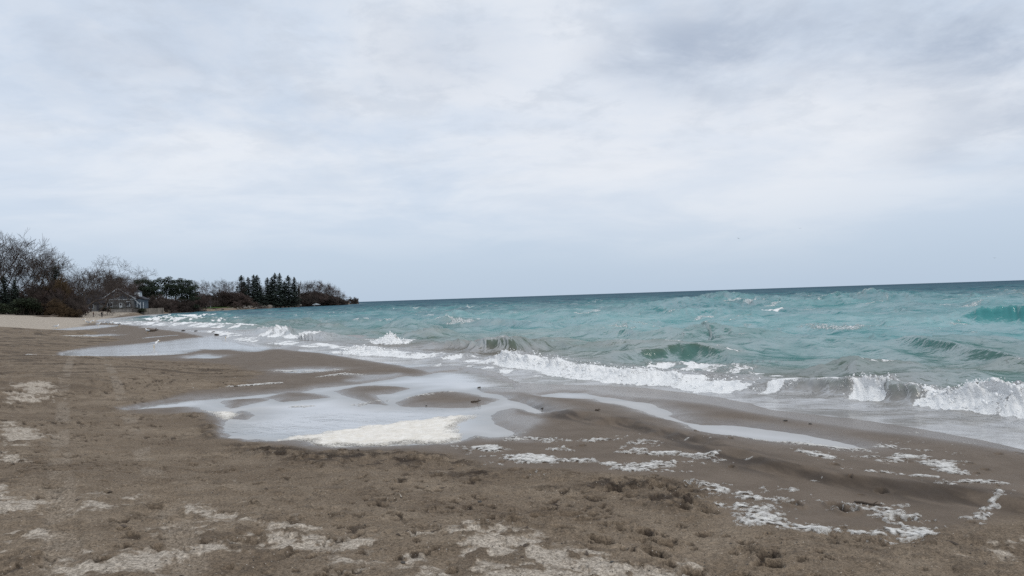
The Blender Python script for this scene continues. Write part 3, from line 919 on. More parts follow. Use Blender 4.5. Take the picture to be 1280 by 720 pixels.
def build_lake():
    rad = radii(6.0, [(40, .0058), (560, .0078), (2000, .03), (16000, .10)])
    x, y = sheet(rad)
    sh = x.shape
    x, y = x.ravel(), y.ravel()
    # only evaluate where there can be water
    z0, at0 = ground(x, y)
    wetm = z0 < .10
    z = np.zeros(x.shape)
    X, Y = x.copy(), y.copy()
    A = {k: np.zeros(x.shape) for k in ('foam', 'murk', 'green', 'milk_sheen', 'deep', 'chop')}
    xs, ys = x[wetm], y[wetm]
    zz, dx, dy, foam, face, s, r, chop = lake_surface(xs, ys)
    pool = at0['pool'][wetm]
    inpool = (s > -.6)
    zz = np.where(s > -.5, 0, zz)
    z[wetm] = zz
    X[wetm] += dx * (s < -.5)
    Y[wetm] += dy * (s < -.5)
    pn = fbm(xs / 9, ys / 9, 121, 4) - .5
    A['murk'][wetm] = np.clip(ss(s + 9 * pn, -9.5, -2.8) * (1 - .75 * ss(r, 300, 360)), 0, 1)
    A['murk'][wetm] *= 1 - .65 * face
    A['green'][wetm] = np.clip(ss(s + 10 * pn, -22, -8) * .75 * (1 - ss(r, 120, 260)) + .5 * face * ss(s, -14, -8), 0, 1)
    A['deep'][wetm] = np.clip(ss(np.log(np.maximum(r, 1)), math.log(42), math.log(420)) * .80 + ss(np.log(np.maximum(r, 1)), math.log(300), math.log(2500)) * .20, 0, 1)
    milk_sheen = np.where(pool < .3, ss(s, -2.2, -.2) * (.30 + .70 * ss(-pool, -.05, 1.1)) * (.72 + .5 * fbm(xs * .8, ys * 1.6, 127, 4)), ss(s, -1.2, -.1) * .35)
    edge = np.exp(-((s + .35) / .4) ** 2) * .35
    flats = ss(r, 34, 50) * ss(s, -9, -3) * .55
    swash = ss(s, -5.5, -1.8) * np.where(pool < .3, 0, 1) * (.30 + .35 * ss(fbm(xs * 1.3, ys * 2.2, 125, 4), .38, .62))  # sky sheen on the swash, laid in as pale colour
    A['milk_sheen'][wetm] = np.clip(np.maximum.reduce([milk_sheen * .86, flats, swash]) + edge * .5, 0, .85)
    lines = ss(fbm(xs * .25, ys * .8, 131, 5), .60, .70) * ss(s, -16, -4) * .30 * (1 - ss(s, -1.5, -.4))
    ca, cb = -.48 * xs - .877 * ys, .877 * xs - .48 * ys
    caps = ss(fbm(ca / 1.1, cb / 3.4, 141, 5, .6), .61, .70) * ss(zz, .03, .2) * ss(-s, 9, 18) * .55 * (1 - ss(r, 150, 400))
    lace = ss(1 - np.abs(2 * fbm(xs * 1.1, ys * 1.5, 151, 4) - 1), .86, .96) * ss(s, -10, -4) * (1 - ss(s, -1.2, -.3)) * .42 * (1 - ss(r, 45, 80))
    A['foam'][wetm] = np.clip(np.maximum.reduce([foam, lines, caps, lace]), 0, 1)
    A['chop'][wetm] = np.clip(.05 + .95 * ss(-s, 0, 2.0), 0, 1) * (1 - .5 * ss(r, 200, 900))
    rip = np.exp(-((xs - RPOOL[0]) / 2.6) ** 2 - ((ys - RPOOL[1]) / 1.5) ** 2)
    A['chop'][wetm] = np.maximum(A['chop'][wetm], .5 * rip * (s > -.5))
    F = grid_faces(*sh, True)
    depth = (z - z0)[F]
    keep = (depth.max(1) > -.03) & wetm[F].all(1)
    allV = np.stack([X, Y, z], 1)
    # spray: clumps of froth standing proud of the breaking crests
    idx = np.nonzero(wetm)[0]
    vs, fs = [], []
    ico = bmesh.new()
    bmesh.ops.create_icosphere(ico, subdivisions=1, radius=1)
    iv = np.array([v.co for v in ico.verts])
    iF = np.array([[v.index for v in f.verts] for f in ico.faces])
    ico.free()
    cnt = 0
    for sel, hgt in SPRAY:
        if not len(sel):
            continue
        pos = allV[idx[sel]]
        rr = np.hypot(pos[:, 0], pos[:, 1])
        inview = (np.abs(np.arctan2(pos[:, 0], pos[:, 1])) < .70) & (rr < 46)
        pos, hgt, rr = pos[inview], hgt[inview], rr[inview]
        if not len(pos):
            continue
        n = min(450, len(pos))
        pick = rng.choice(len(pos), n)
        for q in pick:
            sc = rng.uniform(.005, .013) * (1 + rr[q] / 25) * rng.choice([1, 1, 1, 1.6])
            off = np.array([rng.normal(0, .05), rng.normal(0, .07), abs(rng.normal(0, .10)) * hgt[q] + sc * .3])
            vs.append(iv * sc * rng.uniform(.6, 1.2, 3) * (1 + rng.uniform(-.25, .25, (len(iv), 1))) + pos[q] + off)
            fs.append(iF + cnt * len(iv))
            cnt += 1
    V, F, a = compact(allV, F, keep, A)
    o = mesh_obj('lake', V, F, M['water'], None, True)
    for k, v in a.items():
        add_attr(o, k, v)
    tag(o, kind='structure')
    if vs:
        sp = mesh_obj('breaker_spray', np.concatenate(vs), np.concatenate(fs), M['spray'], None, True)
        tag(sp, 'white froth and spray thrown up along the breaking wave crests', 'spray', kind='stuff')


RPOOL = at(420, 522, 0)


# ------------------------------------------------------------------ foam left on the sand and floating in the pool
def foam_sheet(name, label, bbox_px, cell, field, thick, mat, zpix=.0):
    P = np.array([at(px, py, zpix) for px, py in bbox_px])
    x0, x1, y0, y1 = P[:, 0].min(), P[:, 0].max(), P[:, 1].min(), P[:, 1].max()
    nx, ny = int((x1 - x0) / cell[0]) + 1, int((y1 - y0) / cell[1]) + 1
    X, Y = np.meshgrid(np.linspace(x0, x1, nx), np.linspace(y0, y1, ny))
    x, y = X.ravel(), Y.ravel()
    f = field(x, y)                                # > 0 = foam
    g = np.maximum(ground(x, y)[0], 0.0)
    k = ss(f, 0, .16)
    z = g + .002 + thick * k * (.45 + .9 * fbm(x * 16, y * 16, 161, 4)) * (1 + .8 * (fbm(x * 3, y * 3, 163, 3) - .5)) - .012 * (1 - ss(f, -.03, .02))
    i = np.arange(nx * ny).reshape(ny, nx)
    F = np.stack([i[:-1, :-1].ravel(), i[:-1, 1:].ravel(), i[1:, 1:].ravel(), i[1:, :-1].ravel()], 1)
    keep = f[F].max(1) > (-.12 if mat.name.startswith('cream') else 0)
    V, F, at_ = compact(np.stack([x, y, z], 1), F, keep, dict(cov=f))
    o = mesh_obj(name, V, F, mat, None, True)
    add_attr(o, 'cov', at_['cov'])
    tag(o, label, 'foam', kind='stuff')
    return o


def polys_field(polys, amp, sc, seed):
    def field(x, y):
        d = np.full(x.shape, 3.0)
        for q in polys:
            d = np.minimum(d, poly_sdf(x, y, q, 3.0))
        return -d + amp * (fbm(x * sc, y * sc, seed, 5, .6) - .5)
    return field


def strand_field(lines, seed, sc=3.5):
    def field(x, y):
        best = np.full(x.shape, -1.0)
        n = fbm(x * sc * .55, y * sc * .8, seed, 3, .6) - .5
        n2 = 1 - np.abs(2 * fbm(x * sc * 1.7 + 5, y * sc * 2.1, seed + 9, 4, .6) - 1) * 2 - .35
        n3 = fbm(x * sc * 5, y * sc * 6, seed + 19, 3, .6) - .5
        nn = .75 * n + .20 * n2 + .35 * n3
        for pts, wd, st in lines:
            d, _, _ = polyline_dist(x, y, pts)
            d = d + (fbm(x * 2.2, y * 2.2, seed + 5, 3) - .5) * wd * 1.6
            best = np.maximum(best, st * np.exp(-(d / wd) ** 2) - .9 * (1 - np.exp(-(d / (wd * 2.2)) ** 2)))
        return nn - .16 + best * .25
    return field


def build_foam():
    F2 = W([(335, 553), (375, 546), (420, 539), (460, 533), (500, 528), (540, 523), (570, 519.5), (592, 519), (590, 524), (575, 530), (567, 535), (575, 541), (583, 547), (570, 552), (545, 556),
            (500, 557.5), (460, 559.5), (415, 561), (400, 559), (375, 552), (355, 551)])
    F1 = W([(248, 513), (268, 514), (290, 514), (302, 517), (290, 523), (280, 526), (262, 518)])
    foam_sheet('pool_foam', 'thick cream foam raft floating along the near edge of the beach pool', [(320, 566), (320, 512), (610, 566), (610, 512)], (.022, .022),
               polys_field([F2], .55, 3.4, 171), .030, M['cream_foam'])
    foam_sheet('pool_foam', 'small cream foam patch caught in the left corner of the beach pool', [(235, 530), (235, 508), (315, 530), (315, 508)], (.022, .025),
               polys_field([F1], .40, 3.0, 173), .022, M['cream_foam'])
    L1 = [(W([(575, 562), (600, 563), (625, 564)], .03), .17, 1.0), (W([(635, 575), (690, 577), (745, 578), (775, 585), (830, 579)], .05), .20, 1.05), (W([(640, 548), (700, 553), (760, 552), (830, 560)], .05), .35, .42),
          (W([(780, 565), (840, 570), (870, 575)], .05), .30, .6)]
    foam_sheet('stranded_foam', 'torn white foam strips stranded just right of the beach pool', [(560, 600), (560, 540), (890, 600), (890, 540)], (.018, .024), strand_field(L1, 181), .020, M['white_foam'], .05)
    L2 = [(W([(870, 603), (905, 613), (935, 617)], .12), .16, .75), (W([(925, 630), (960, 645), (1010, 650)], .13), .26, 1.0), (W([(1000, 655), (1050, 660), (1100, 662), (1150, 664), (1180, 654)], .14), .11, 1.05),
          (W([(1165, 648), (1200, 643), (1225, 640)], .12), .08, .8), (W([(1222, 650), (1232, 630), (1250, 618)], .12), .09, 1.0), (W([(960, 610), (1040, 625), (1110, 635)], .12), .30, .38)]
    foam_sheet('stranded_foam', 'ragged white foam scraps stranded below the churned sand at the right', [(850, 672), (850, 594), (1290, 672), (1290, 594)], (.014, .018), strand_field(L2, 191, 4.2), .018, M['white_foam'], .12)
    L3 = [(W([(890, 543), (940, 550), (990, 554), (1040, 560), (1075, 565)], .03), .16, 1.1), (W([(1080, 572), (1110, 576), (1150, 570), (1190, 590)], .08), .18, .85), (W([(1060, 590), (1110, 594), (1170, 599)], .1), .07, .95),
          (W([(1190, 608), (1230, 605), (1260, 607)], .1), .12, .9), (W([(1005, 568), (1020, 572), (1035, 575)], .08), .12, .9), (W([(1120, 550), (1100, 557), (1150, 560)], .05), .12, .6)]
    foam_sheet('stranded_foam', 'white foam streaks on the wet sand bar beside the waterline', [(880, 618), (880, 536), (1290, 618), (1290, 536)], (.016, .022), strand_field(L3, 201, 3.8), .014, M['white_foam'], .06)
    L4 = [(W([(245, 487.5), (300, 483.5), (352, 479)], .05), .10, 1.3)]
    foam_sheet('stranded_foam', 'long straight white foam line on the bank behind the beach pool', [(238, 492), (238, 476), (362, 492), (362, 476)], (.03, .04), strand_field(L4, 211, 2.5), .030, M['white_foam'], .05)
    L5 = [(W([(35, 447), (80, 446.5), (150, 445.5), (200, 443.5), (225, 441)], .01), .25, 1.2), (W([(85, 420.5), (120, 420.5), (140, 420)], .02), .45, 1.1)]
    foam_sheet('stranded_foam', 'pale foam rim along the near edge of the far left pool', [(30, 452), (30, 416), (235, 452), (235, 416)], (.07, .11), strand_field(L5, 221, 1.5), .035, M['white_foam'], .02)
    L6 = [(W([(357, 463.5), (400, 463), (420, 462.5)], .03), .3, .9), (W([(400, 470), (430, 466), (450, 468)], .06), .14, .8), (W([(485, 500), (440, 505), (370, 507)], .02), .14, .6), (W([(510, 497), (550, 491), (570, 489)], .02), .10, .75)]
    foam_sheet('stranded_foam', 'thin white foam traces on the low sand islands of the pool', [(340, 512), (340, 458), (600, 512), (600, 458)], (.03, .05), strand_field(L6, 231, 2.6), .016, M['white_foam'], .03)
    L7 = [(W([(0, 560), (60, 555), (130, 520), (300, 535)], .3), 9.0, .02)]
    return L7


build_sand()
build_lake()
build_foam()

# ------------------------------------------------------------------ plants
def tube_pts(V, F, pts, rads, n):
    """append a tapering tube through the points"""
    base = len(V)
    prev = None
    for i, p in enumerate(pts):
        d = (pts[min(i + 1, len(pts) - 1)] - pts[max(i - 1, 0)]).normalized()
        u = d.orthogonal().normalized() if prev is None else (prev - d * prev.dot(d)).normalized()
        prev = u
        v = d.cross(u)
        for k in range(n):
            t = 6.2832 * k / n
            V.append(p + (u * math.cos(t) + v * math.sin(t)) * rads[i])
    for i in range(len(pts) - 1):
        a = base + i * n
        for k in range(n):
            F.append((a + k, a + (k + 1) % n, a + n + (k + 1) % n, a + n + k))


def grow(rnd, style, rk=1.0):
    """a bare tree of height about 20: trunk mesh (trunk and limbs) and crown mesh (branches and twigs)"""
    TV, TF, CV, CF = [], [], [], []
    st = dict(broad=dict(h=6.5, spread=.60, up=.42, kids=(4, 5), L=6.0, wig=.10), crooked=dict(h=8.5, spread=.75, up=.10, kids=(3, 4), L=5.2, wig=.34),
              column=dict(h=5, spread=.18, up=1.2, kids=(5, 6), L=5.5, wig=.08), shrub=dict(h=.8, spread=.65, up=.5, kids=(6, 7), L=6.6, wig=.18),
              lean=dict(h=8, spread=.6, up=.3, kids=(3, 4), L=5.2, wig=.25))[style]

    def branch(p, d, L, r, lev):
        n = 4 if lev < 2 else 3
        pts, rads = [p], [r]
        for i in range(n):
            d = (d + Vector((rnd.gauss(0, st['wig']), rnd.gauss(0, st['wig']), rnd.gauss(0, st['wig']) + st['up'] * .12))).normalized()
            p = p + d * (L / n)
            pts.append(p)
            rads.append(max(r * (1 - .62 * (i + 1) / n), .050 * rk if lev == 2 else .021 * rk))
        if lev < 2:
            tube_pts(TV, TF, pts, rads, 6 if lev == 0 else 5)
        else:
            tube_pts(CV, CF, pts, rads, 3)
        if lev >= 4:
            return
        nk = rnd.randint(*st['kids']) + (0, 0, 3, 5, 0)[lev]
        for k in range(nk):
            f = .35 + .65 * (k + rnd.random()) / nk if lev else (.45 + .55 * (k + rnd.random()) / nk)
            if style == 'shrub' and lev == 0:
                f = rnd.random()
            q = f * n
            i = min(int(q), n - 1)
            pp = pts[i].lerp(pts[i + 1], q - i)
            ax = d.orthogonal().normalized()
            ax.rotate(Matrix.Rotation(6.2832 * (k / nk + .25 * rnd.random()), 3, d))
            nd = (d * (1 - st['spread'] * rnd.uniform(.6, 1.1)) + ax * st['spread'] * rnd.uniform(.8, 1.3) + Vector((0, 0, st['up'] * .3))).normalized()
            sc = .64 if lev else .86
            branch(pp, nd, (st['L'] if lev == 0 else L * sc) * rnd.uniform(.7, 1.1), rads[i] * rnd.uniform(.45, .62), lev + 1)

    lean = Vector((.75, 0, 1)).normalized() if style == 'lean' else Vector((rnd.gauss(0, .06), rnd.gauss(0, .06), 1)).normalized()
    branch(Vector((0, 0, -.4)), lean, st['h'], .36 * rk if style != 'shrub' else .20 * rk, 0)
    return TV, TF, CV, CF


def scale_to(arrs, h):
    m = max(v.z for a in arrs for v in a)
    k = h / m
    return [[v * k for v in a] for a in arrs]


def blobs(rnd, blob_list, n, size, flat=.6):
    """leaf-sized faces spread through clumps: (x, y, z, rx, ry, rz)"""
    V, F = [], []
    vol = [b[3] * b[4] * b[5] for b in blob_list]
    for b, vv in zip(blob_list, vol):
        m = max(20, int(n * vv / sum(vol)))
        for _ in range(m):
            d = Vector((rnd.gauss(0, 1), rnd.gauss(0, 1), rnd.gauss(0, 1))).normalized() * (rnd.random() ** .45)
            if rnd.random() < .10:
                d *= rnd.uniform(1.0, 1.22)
            c = Vector((b[0] + d.x * b[3], b[1] + d.y * b[4], b[2] + d.z * b[5]))
            u = Vector((rnd.gauss(0, 1), rnd.gauss(0, 1), rnd.gauss(0, flat))).normalized()
            v = u.cross(Vector((rnd.gauss(0, .6), rnd.gauss(0, .6), 1))).normalized()
            s1, s2 = size * rnd.uniform(.7, 1.6), size * rnd.uniform(.3, .6)
            i = len(V)
            V += [c - u * s1 - v * s2 * .4, c + v * s2, c + u * s1, c - v * s2]
            F.append((i, i + 1, i + 2, i + 3))
    return V, F


def make_bare(name, style, seed, bark, twig, h=20):
    rnd = random.Random(seed)
    TV, TF, CV, CF = grow(rnd, style)
    k = h / max(v.z for a in (TV, CV) for v in a)
    TV, TF, CV, CF = grow(random.Random(seed), style, 1 / k)
    TV, CV = scale_to((TV, CV), h)
    root = empty(name, (0, 0, 0))
    mesh_obj('trunk', TV, TF, M[bark], root, True)
    mesh_obj('crown', CV, CF, M[twig], root)
    return root


def make_pine(seed):
    rnd = random.Random(seed)
    V, F, root = [], [], empty('pine_tree', (0, 0, 0))
    bl = []
    p = Vector((0, 0, -.4))
    tube_pts(V, F, [Vector((0, 0, -.4)), Vector((.3, .1, 4)), Vector((.1, 0, 8)), Vector((.3, 0, 12.5))], [.38, .30, .22, .08], 6)
    for k in range(13):
        z = rnd.uniform(2.8, 12.6)
        a = k * 2.4 + rnd.random()
        rad = (1.2 + 4.1 * math.sin(math.pi * min(1, max(.12, (z - 1.6) / 12.6))) ** .8) * rnd.uniform(.55, 1)
        c = Vector((math.cos(a) * rad, math.sin(a) * rad, z + rnd.uniform(-.3, .5)))
        tube_pts(V, F, [Vector((.15, 0, z - 1.2)), c * .55 + Vector((0, 0, (z - 1) * .45)), c], [.11, .08, .04], 4)
        bl.append((c.x, c.y, c.z, rnd.uniform(1.5, 2.5), rnd.uniform(1.5, 2.5), rnd.uniform(.75, 1.35)))
    bl.append((.2, 0, 12.3, 1.9, 1.9, 1.1))
    bl.append((0, 0, 8.5, 2.6, 2.6, 2.6))
    mesh_obj('trunk', V, F, M['bark'], root, True)
    mesh_obj('crown', *blobs(rnd, bl, 5200, .26), M['pine'], root)
    return root


def make_spruce(seed, droop=.35, gaps=True):
    rnd = random.Random(seed)
    V, F, root = [], [], empty('spruce_tree', (0, 0, 0))
    tube_pts(V, F, [Vector((0, 0, -.4)), Vector((0, 0, 9)), Vector((.05, 0, 18))], [.30, .18, .03], 6)
    CV, CF = [], []
    z = 2.2
    while z < 17.8:
        rad = (.35 + 2.75 * (1 - (z - 2.0) / 16.0) ** .72) * rnd.uniform(.78, 1.18)
        nb = 7 if z < 14 else 5
        a0 = rnd.random() * 6.28
        for k in range(nb):
            if gaps and rnd.random() < .12:
                continue
            a = a0 + 6.2832 * k / nb + rnd.gauss(0, .2)
            L = rad * rnd.uniform(.7, 1.15)
            tip = Vector((math.cos(a) * L, math.sin(a) * L, z - L * droop * rnd.uniform(.5, 1.2) + .12 * L))
            tube_pts(V, F, [Vector((0, 0, z)), tip], [.05, .02], 3)
            for q in range(int(14 + 10 * L)):
                f = rnd.uniform(.12, 1.05)
                c = Vector((0, 0, z)).lerp(tip, f) + Vector((rnd.gauss(0, .20), rnd.gauss(0, .20), rnd.gauss(-.12, .16)))
                u = Vector((math.cos(a) + rnd.gauss(0, .5), math.sin(a) + rnd.gauss(0, .5), rnd.gauss(-.4, .35))).normalized()
                v = u.cross(Vector((rnd.gauss(0, .4), rnd.gauss(0, .4), 1))).normalized()
                s1, s2 = rnd.uniform(.22, .45), rnd.uniform(.08, .17)
                i = len(CV)
                CV += [c - u * s1 * .4 - v * s2, c - u * s1 * .4 + v * s2, c + u * s1]
                CF.append((i, i + 1, i + 2))
        z += rnd.uniform(.42, .68)
    for _ in range(60):
        c = Vector((rnd.gauss(0, .07), rnd.gauss(0, .07), rnd.uniform(16.8, 18.3)))
        i = len(CV)
        CV += [c, c + Vector((rnd.gauss(0, .2), rnd.gauss(0, .2), .05)), c + Vector((rnd.gauss(0, .1), rnd.gauss(0, .1), .35))]
        CF.append((i, i + 1, i + 2))
    mesh_obj('trunk', V, F, M['bark'], root, True)
    mesh_obj('crown', CV, CF, M['spruce'], root)
    return root


def make_evergreen(seed):
    rnd = random.Random(seed)
    V, F, root = [], [], empty('evergreen_shrub', (0, 0, 0))
    bl = []
    for k in range(12):
        a = k * 2.4
        rad = rnd.uniform(.5, 2.6)
        z = 1.3 + rnd.random() * 3.6 * (1 - rad / 4)
        c = Vector((math.cos(a) * rad, math.sin(a) * rad, z))
        tube_pts(V, F, [Vector((math.cos(a) * .3, math.sin(a) * .3, -.3)), c * .5, c], [.10, .07, .03], 4)
        bl.append((c.x, c.y, c.z, rnd.uniform(.9, 1.5), rnd.uniform(.9, 1.5), rnd.uniform(.7, 1.2)))
    mesh_obj('trunk', V, F, M['bark'], root, True)
    mesh_obj('crown', *blobs(rnd, bl, 3600, .16), M['yew'], root)
    return root


PROTO = {}
USED = set()
MAKERS = dict(
    broad_a=(lambda: make_bare('bare_tree', 'broad', 3, 'bark', 'twig'), 20), broad_b=(lambda: make_bare('bare_tree', 'broad', 8, 'bark', 'twig'), 20), broad_c=(lambda: make_bare('bare_tree', 'broad', 21, 'bark', 'twig'), 20),
    crook_a=(lambda: make_bare('crooked_tree', 'crooked', 5, 'bark', 'twig'), 20), crook_b=(lambda: make_bare('crooked_tree', 'crooked', 14, 'bark', 'twig'), 20),
    lean=(lambda: make_bare('leaning_tree', 'lean', 6, 'bark', 'twig'), 20), column=(lambda: make_bare('poplar_tree', 'column', 4, 'bark', 'twig'), 20),
    pink=(lambda: make_bare('bare_tree', 'broad', 33, 'bark', 'pink_twig'), 20), birch=(lambda: make_bare('birch_tree', 'column', 9, 'pale_bark', 'twig'), 20),
    shrub_a=(lambda: make_bare('bare_shrub', 'shrub', 2, 'bark', 'twig', 6), 6), shrub_b=(lambda: make_bare('bare_shrub', 'shrub', 12, 'bark', 'pink_twig', 6), 6), shrub_o=(lambda: make_bare('ochre_shrub', 'shrub', 17, 'bark', 'ochre_twig', 6), 6),
    pine_a=(lambda: make_pine(3), 13.4), pine_b=(lambda: make_pine(9), 13.4), spruce_a=(lambda: make_spruce(1), 18.3), spruce_b=(lambda: make_spruce(5), 18.3), spruce_c=(lambda: make_spruce(8, .5), 18.3),
    yew=(lambda: make_evergreen(4), 5.6))


def plant(kind, px, top, dist, label, cat='tree', group=None, wide=1.0, rz=None):
    mk, h0 = MAKERS[kind]
    x, y = atd(px, dist)
    g = gz(x, y)
    hy = 370.9 - 0.0327 * (px - 640)
    h = CAM_H + (hy - top) * dist / FPX - g
    if kind not in PROTO:
        o = PROTO[kind] = mk()
    else:
        o = copy_tree(PROTO[kind])
    s = h / h0
    o.location = (x, y, g - .1)
    o.scale = (s * wide, s * wide, s)
    o.rotation_euler = (0, 0, random.uniform(0, 6.28) if rz is None else rz)
    tag(o, label, cat, group)
    return o


def build_trees():
    L = 'trees along the left shore'
    P = plant
    P('broad_a', 12, 283, 200, 'tallest bare tree with a wide spreading crown at the left edge', group=L)
    P('broad_b', -14, 286, 196, 'bare tree cut by the left edge of the photo', group=L)
    P('broad_c', 40, 300, 206, 'broad bare tree just right of the tallest one, crown nearly as high', group=L)
    P('broad_b', 27, 306, 214, 'bare tree standing behind and between the two tallest bare trees', group=L)
    P('broad_a', 57, 318, 212, 'medium bare tree in front of the gap beside the crooked crowns', group=L)
    P('crook_a', 76, 311, 206, 'crooked bare tree with twisted limbs above the ochre thicket', group=L)
    P('crook_b', 97, 316, 214, 'slim crooked bare tree with one upright forked stem', group=L)
    P('lean', 88, 336, 205, 'bare tree leaning to the right over the thicket', group=L, rz=0.1)
    P('crook_a', 121, 325, 246, 'flat crowned bare tree in front of the grey houses', group=L, rz=2.2)
    P('crook_b', 108, 343, 236, 'smaller bare tree behind the left low house', group=L)
    P('broad_c', 66, 326, 218, 'bare tree half hidden behind the ochre thicket', group=L)
    P('broad_b', 114, 340, 262, 'bare tree behind the roof of the low house', group=L)
    P('crook_b', 84, 320, 216, 'bare tree between the two crooked crowns above the thicket', group=L, rz=1.3)
    P('broad_b', 104, 327, 230, 'bare tree between the slim crooked tree and the flat crowned one', group=L)
    P('broad_a', 113, 333, 242, 'bare tree behind the flat crowned tree', group=L)
    P('crook_a', 128, 334, 268, 'bare tree just left of the two poplars', group=L, rz=.7)
    P('broad_c', 50, 309, 216, 'bare tree behind the broad one, crown sloping to the right', group=L)
    P('pink', 158, 353, 254, 'thin reddish bare tree in front of the gable of the grey house', group=L)
    P('pink', 166, 352, 256, 'thin reddish bare tree in front of the right end of the grey house', group=L)
    P('crook_b', 131, 352, 252, 'thin bare tree in front of the brick porch', group=L)
    P('spruce_a', 6, 345, 196, 'dark conifer under the tallest bare tree, left one of two', group='conifers at the left edge', wide=1.6)
    P('spruce_c', 19, 350, 194, 'dark conifer under the tallest bare tree, right one of two', group='conifers at the left edge', wide=1.6)
    P('spruce_b', 70, 333, 204, 'dark narrow conifer behind the ochre thicket', group='conifers at the left edge', wide=1.3)
    P('yew', 26, 366, 187, 'big dark evergreen shrub on the sand at the left', 'shrub', wide=1.5)
    P('yew', 40, 372, 189, 'smaller dark evergreen shrub touching the big one', 'shrub', wide=1.3)
    P('yew', 3, 378, 190, 'low dark shrub at the left edge of the beach', 'shrub', wide=1.4)
    T = 'thicket shrubs at the top of the beach'
    for kind, px, top, d, lab, wd in (('shrub_a', 47, 348, 199, 'brown bare thicket shrub right of the dark conifers', .65), ('shrub_o', 76, 339, 200, 'tall ochre thicket shrub under the crooked tree', .5),
                                 ('shrub_a', 62, 342, 201, 'tall dark brown thicket shrub left of the ochre one', .55), ('shrub_b', 86, 350, 201, 'dark thicket shrub right of the ochre one', .42), ('shrub_a', 97, 358, 203, 'dark bare shrub at the right end of the thicket', .32),
                                 ('shrub_o', 71, 371, 193, 'low yellowish shrub in front of the thicket', 1.2), ('shrub_o', 88, 382, 194, 'low orange brown bush at the foot of the thicket', 1.3), ('shrub_b', 101, 380, 200, 'low bush where the thicket meets the open sand', .9),
                                 ('shrub_a', 55, 366, 195, 'dark bare bush beside the evergreen shrubs', 1.2), ('shrub_b', 35, 352, 204, 'bare shrub behind the big dark evergreen shrub', 1.1), ('shrub_b', 12, 362, 200, 'bare shrub at the foot of the dark conifers', 1.3),
                                 ('shrub_a', 80, 362, 196, 'dark bare bush at the foot of the tall ochre shrub', .8), ('shrub_a', 92, 368, 198, 'dark bare bush under the leaning tree', .5), ('shrub_b', 65, 358, 197, 'reddish bare bush in the middle of the thicket', .8)):
        P(kind, px, top, d, lab, 'shrub', T, wd)
    Q = 'bare trees behind the house'
    P('column', 135, 338, 300, 'narrow upright poplar left of the gable, left one of two', group=Q, wide=.8)
    P('column', 139.5, 335, 302, 'narrow upright poplar left of the gable, right one of two', group=Q, wide=.8)
    for kind, px, top, d, lab in (('pink', 151, 344, 318, 'reddish bare tree right above the gable peak'), ('pink', 160, 340, 322, 'reddish bare tree behind the right dormer, tallest there'), ('pink', 169, 348, 314, 'reddish bare tree between the dormer and the pines'),
                                  ('broad_a', 181, 340, 345, 'wide round bare crown rising above the dark pines'), ('broad_c', 129, 345, 310, 'bare tree behind the upper left window of the house'), ('broad_b', 145, 352, 330, 'low bare tree directly behind the gable')):
        P(kind, px, top, d, lab, group=Q)
    for kind, px, top, d, lab, wd in (('shrub_a', 156, 358, 328, 'dark bare thicket behind the right slope of the gable roof', 1.4), ('shrub_b', 166, 356, 332, 'dark bare thicket behind the dormer', 1.4), ('shrub_a', 175, 357, 318, 'dark bare thicket between the dormer and the nearest pine', 1.4),
                                      ('shrub_a', 141, 360, 325, 'dark bare thicket behind the left slope of the gable roof', 1.3), ('shrub_b', 127, 358, 318, 'dark bare thicket behind the upper left window', 1.4), ('shrub_a', 112, 360, 290, 'dark bare thicket behind the low house', 1.4)):
        P(kind, px, top, d, lab, 'shrub', 'thickets behind the houses', wd)
    N = 'dark pines beside the house'
    for kind, px, top, d, lab, wd in (('pine_a', 148, 345, 328, 'small dark pine showing behind the gable peak', .6), ('pine_a', 180, 347, 300, 'dark pine nearest the house on its right', .95), ('pine_b', 193, 350, 306, 'dark pine second from the house', .85),
                                      ('pine_b', 208, 346.5, 320, 'dark pine with a raised flat crown left of the biggest pine', .8), ('pine_a', 228, 347, 322, 'biggest dark pine with a broad domed crown', 1.05), ('pine_b', 238, 355, 320, 'dark pine leaning out on the right of the biggest pine', .9),
                                      ('pine_a', 220, 353, 316, 'dark pine in front of the biggest pine', .8)):
        P(kind, px, top, d, lab, group=N, wide=wd)
    G = 'bare shrubs above the rock bank'
    for kind, px, top, d, lab, wd in (('shrub_b', 170, 370, 288, 'bare shrub right of the house above the stone wall', 1.2), ('shrub_a', 184, 371, 294, 'bare shrub below the nearest pine', 1.3), ('shrub_a', 199, 366, 300, 'tall bare shrub between the pines', 1.1),
                                      ('shrub_b', 210, 368, 306, 'reddish bare shrub under the raised flat pine', 1.2), ('shrub_a', 222, 372, 311, 'bare shrub below the biggest pine', 1.4), ('shrub_b', 240, 372, 322, 'bare shrub at the right foot of the pines', 1.3),
                                      ('shrub_b', 247, 362, 335, 'tall reddish bare shrub right of the pines', .9), ('shrub_a', 177, 376, 288, 'low dark bush above the end of the wall', 1.6)):
        P(kind, px, top, d, lab, 'shrub', G, wd)
    B = 'bare trees above the lawn'
    for kind, px, top, d, lab, wd in (('pink', 250, 350, 392, 'rounded bare tree nearest the pines above the lawn', 1), ('broad_c', 269, 346.5, 402, 'bare tree standing alone with a vase shaped crown above the lawn', .9), ('pink', 259, 356, 398, 'low bare tree above the dark pavilion', 1),
                                      ('pink', 281, 356, 412, 'low reddish bare tree left of the spruces', 1.1), ('broad_b', 292, 345, 422, 'bare tree just left of the first spruce', 1.0), ('pink', 327, 357, 470, 'bare tree seen in the gap between the spruce groups', .9)):
        P(kind, px, top, d, lab, group=B, wide=wd)
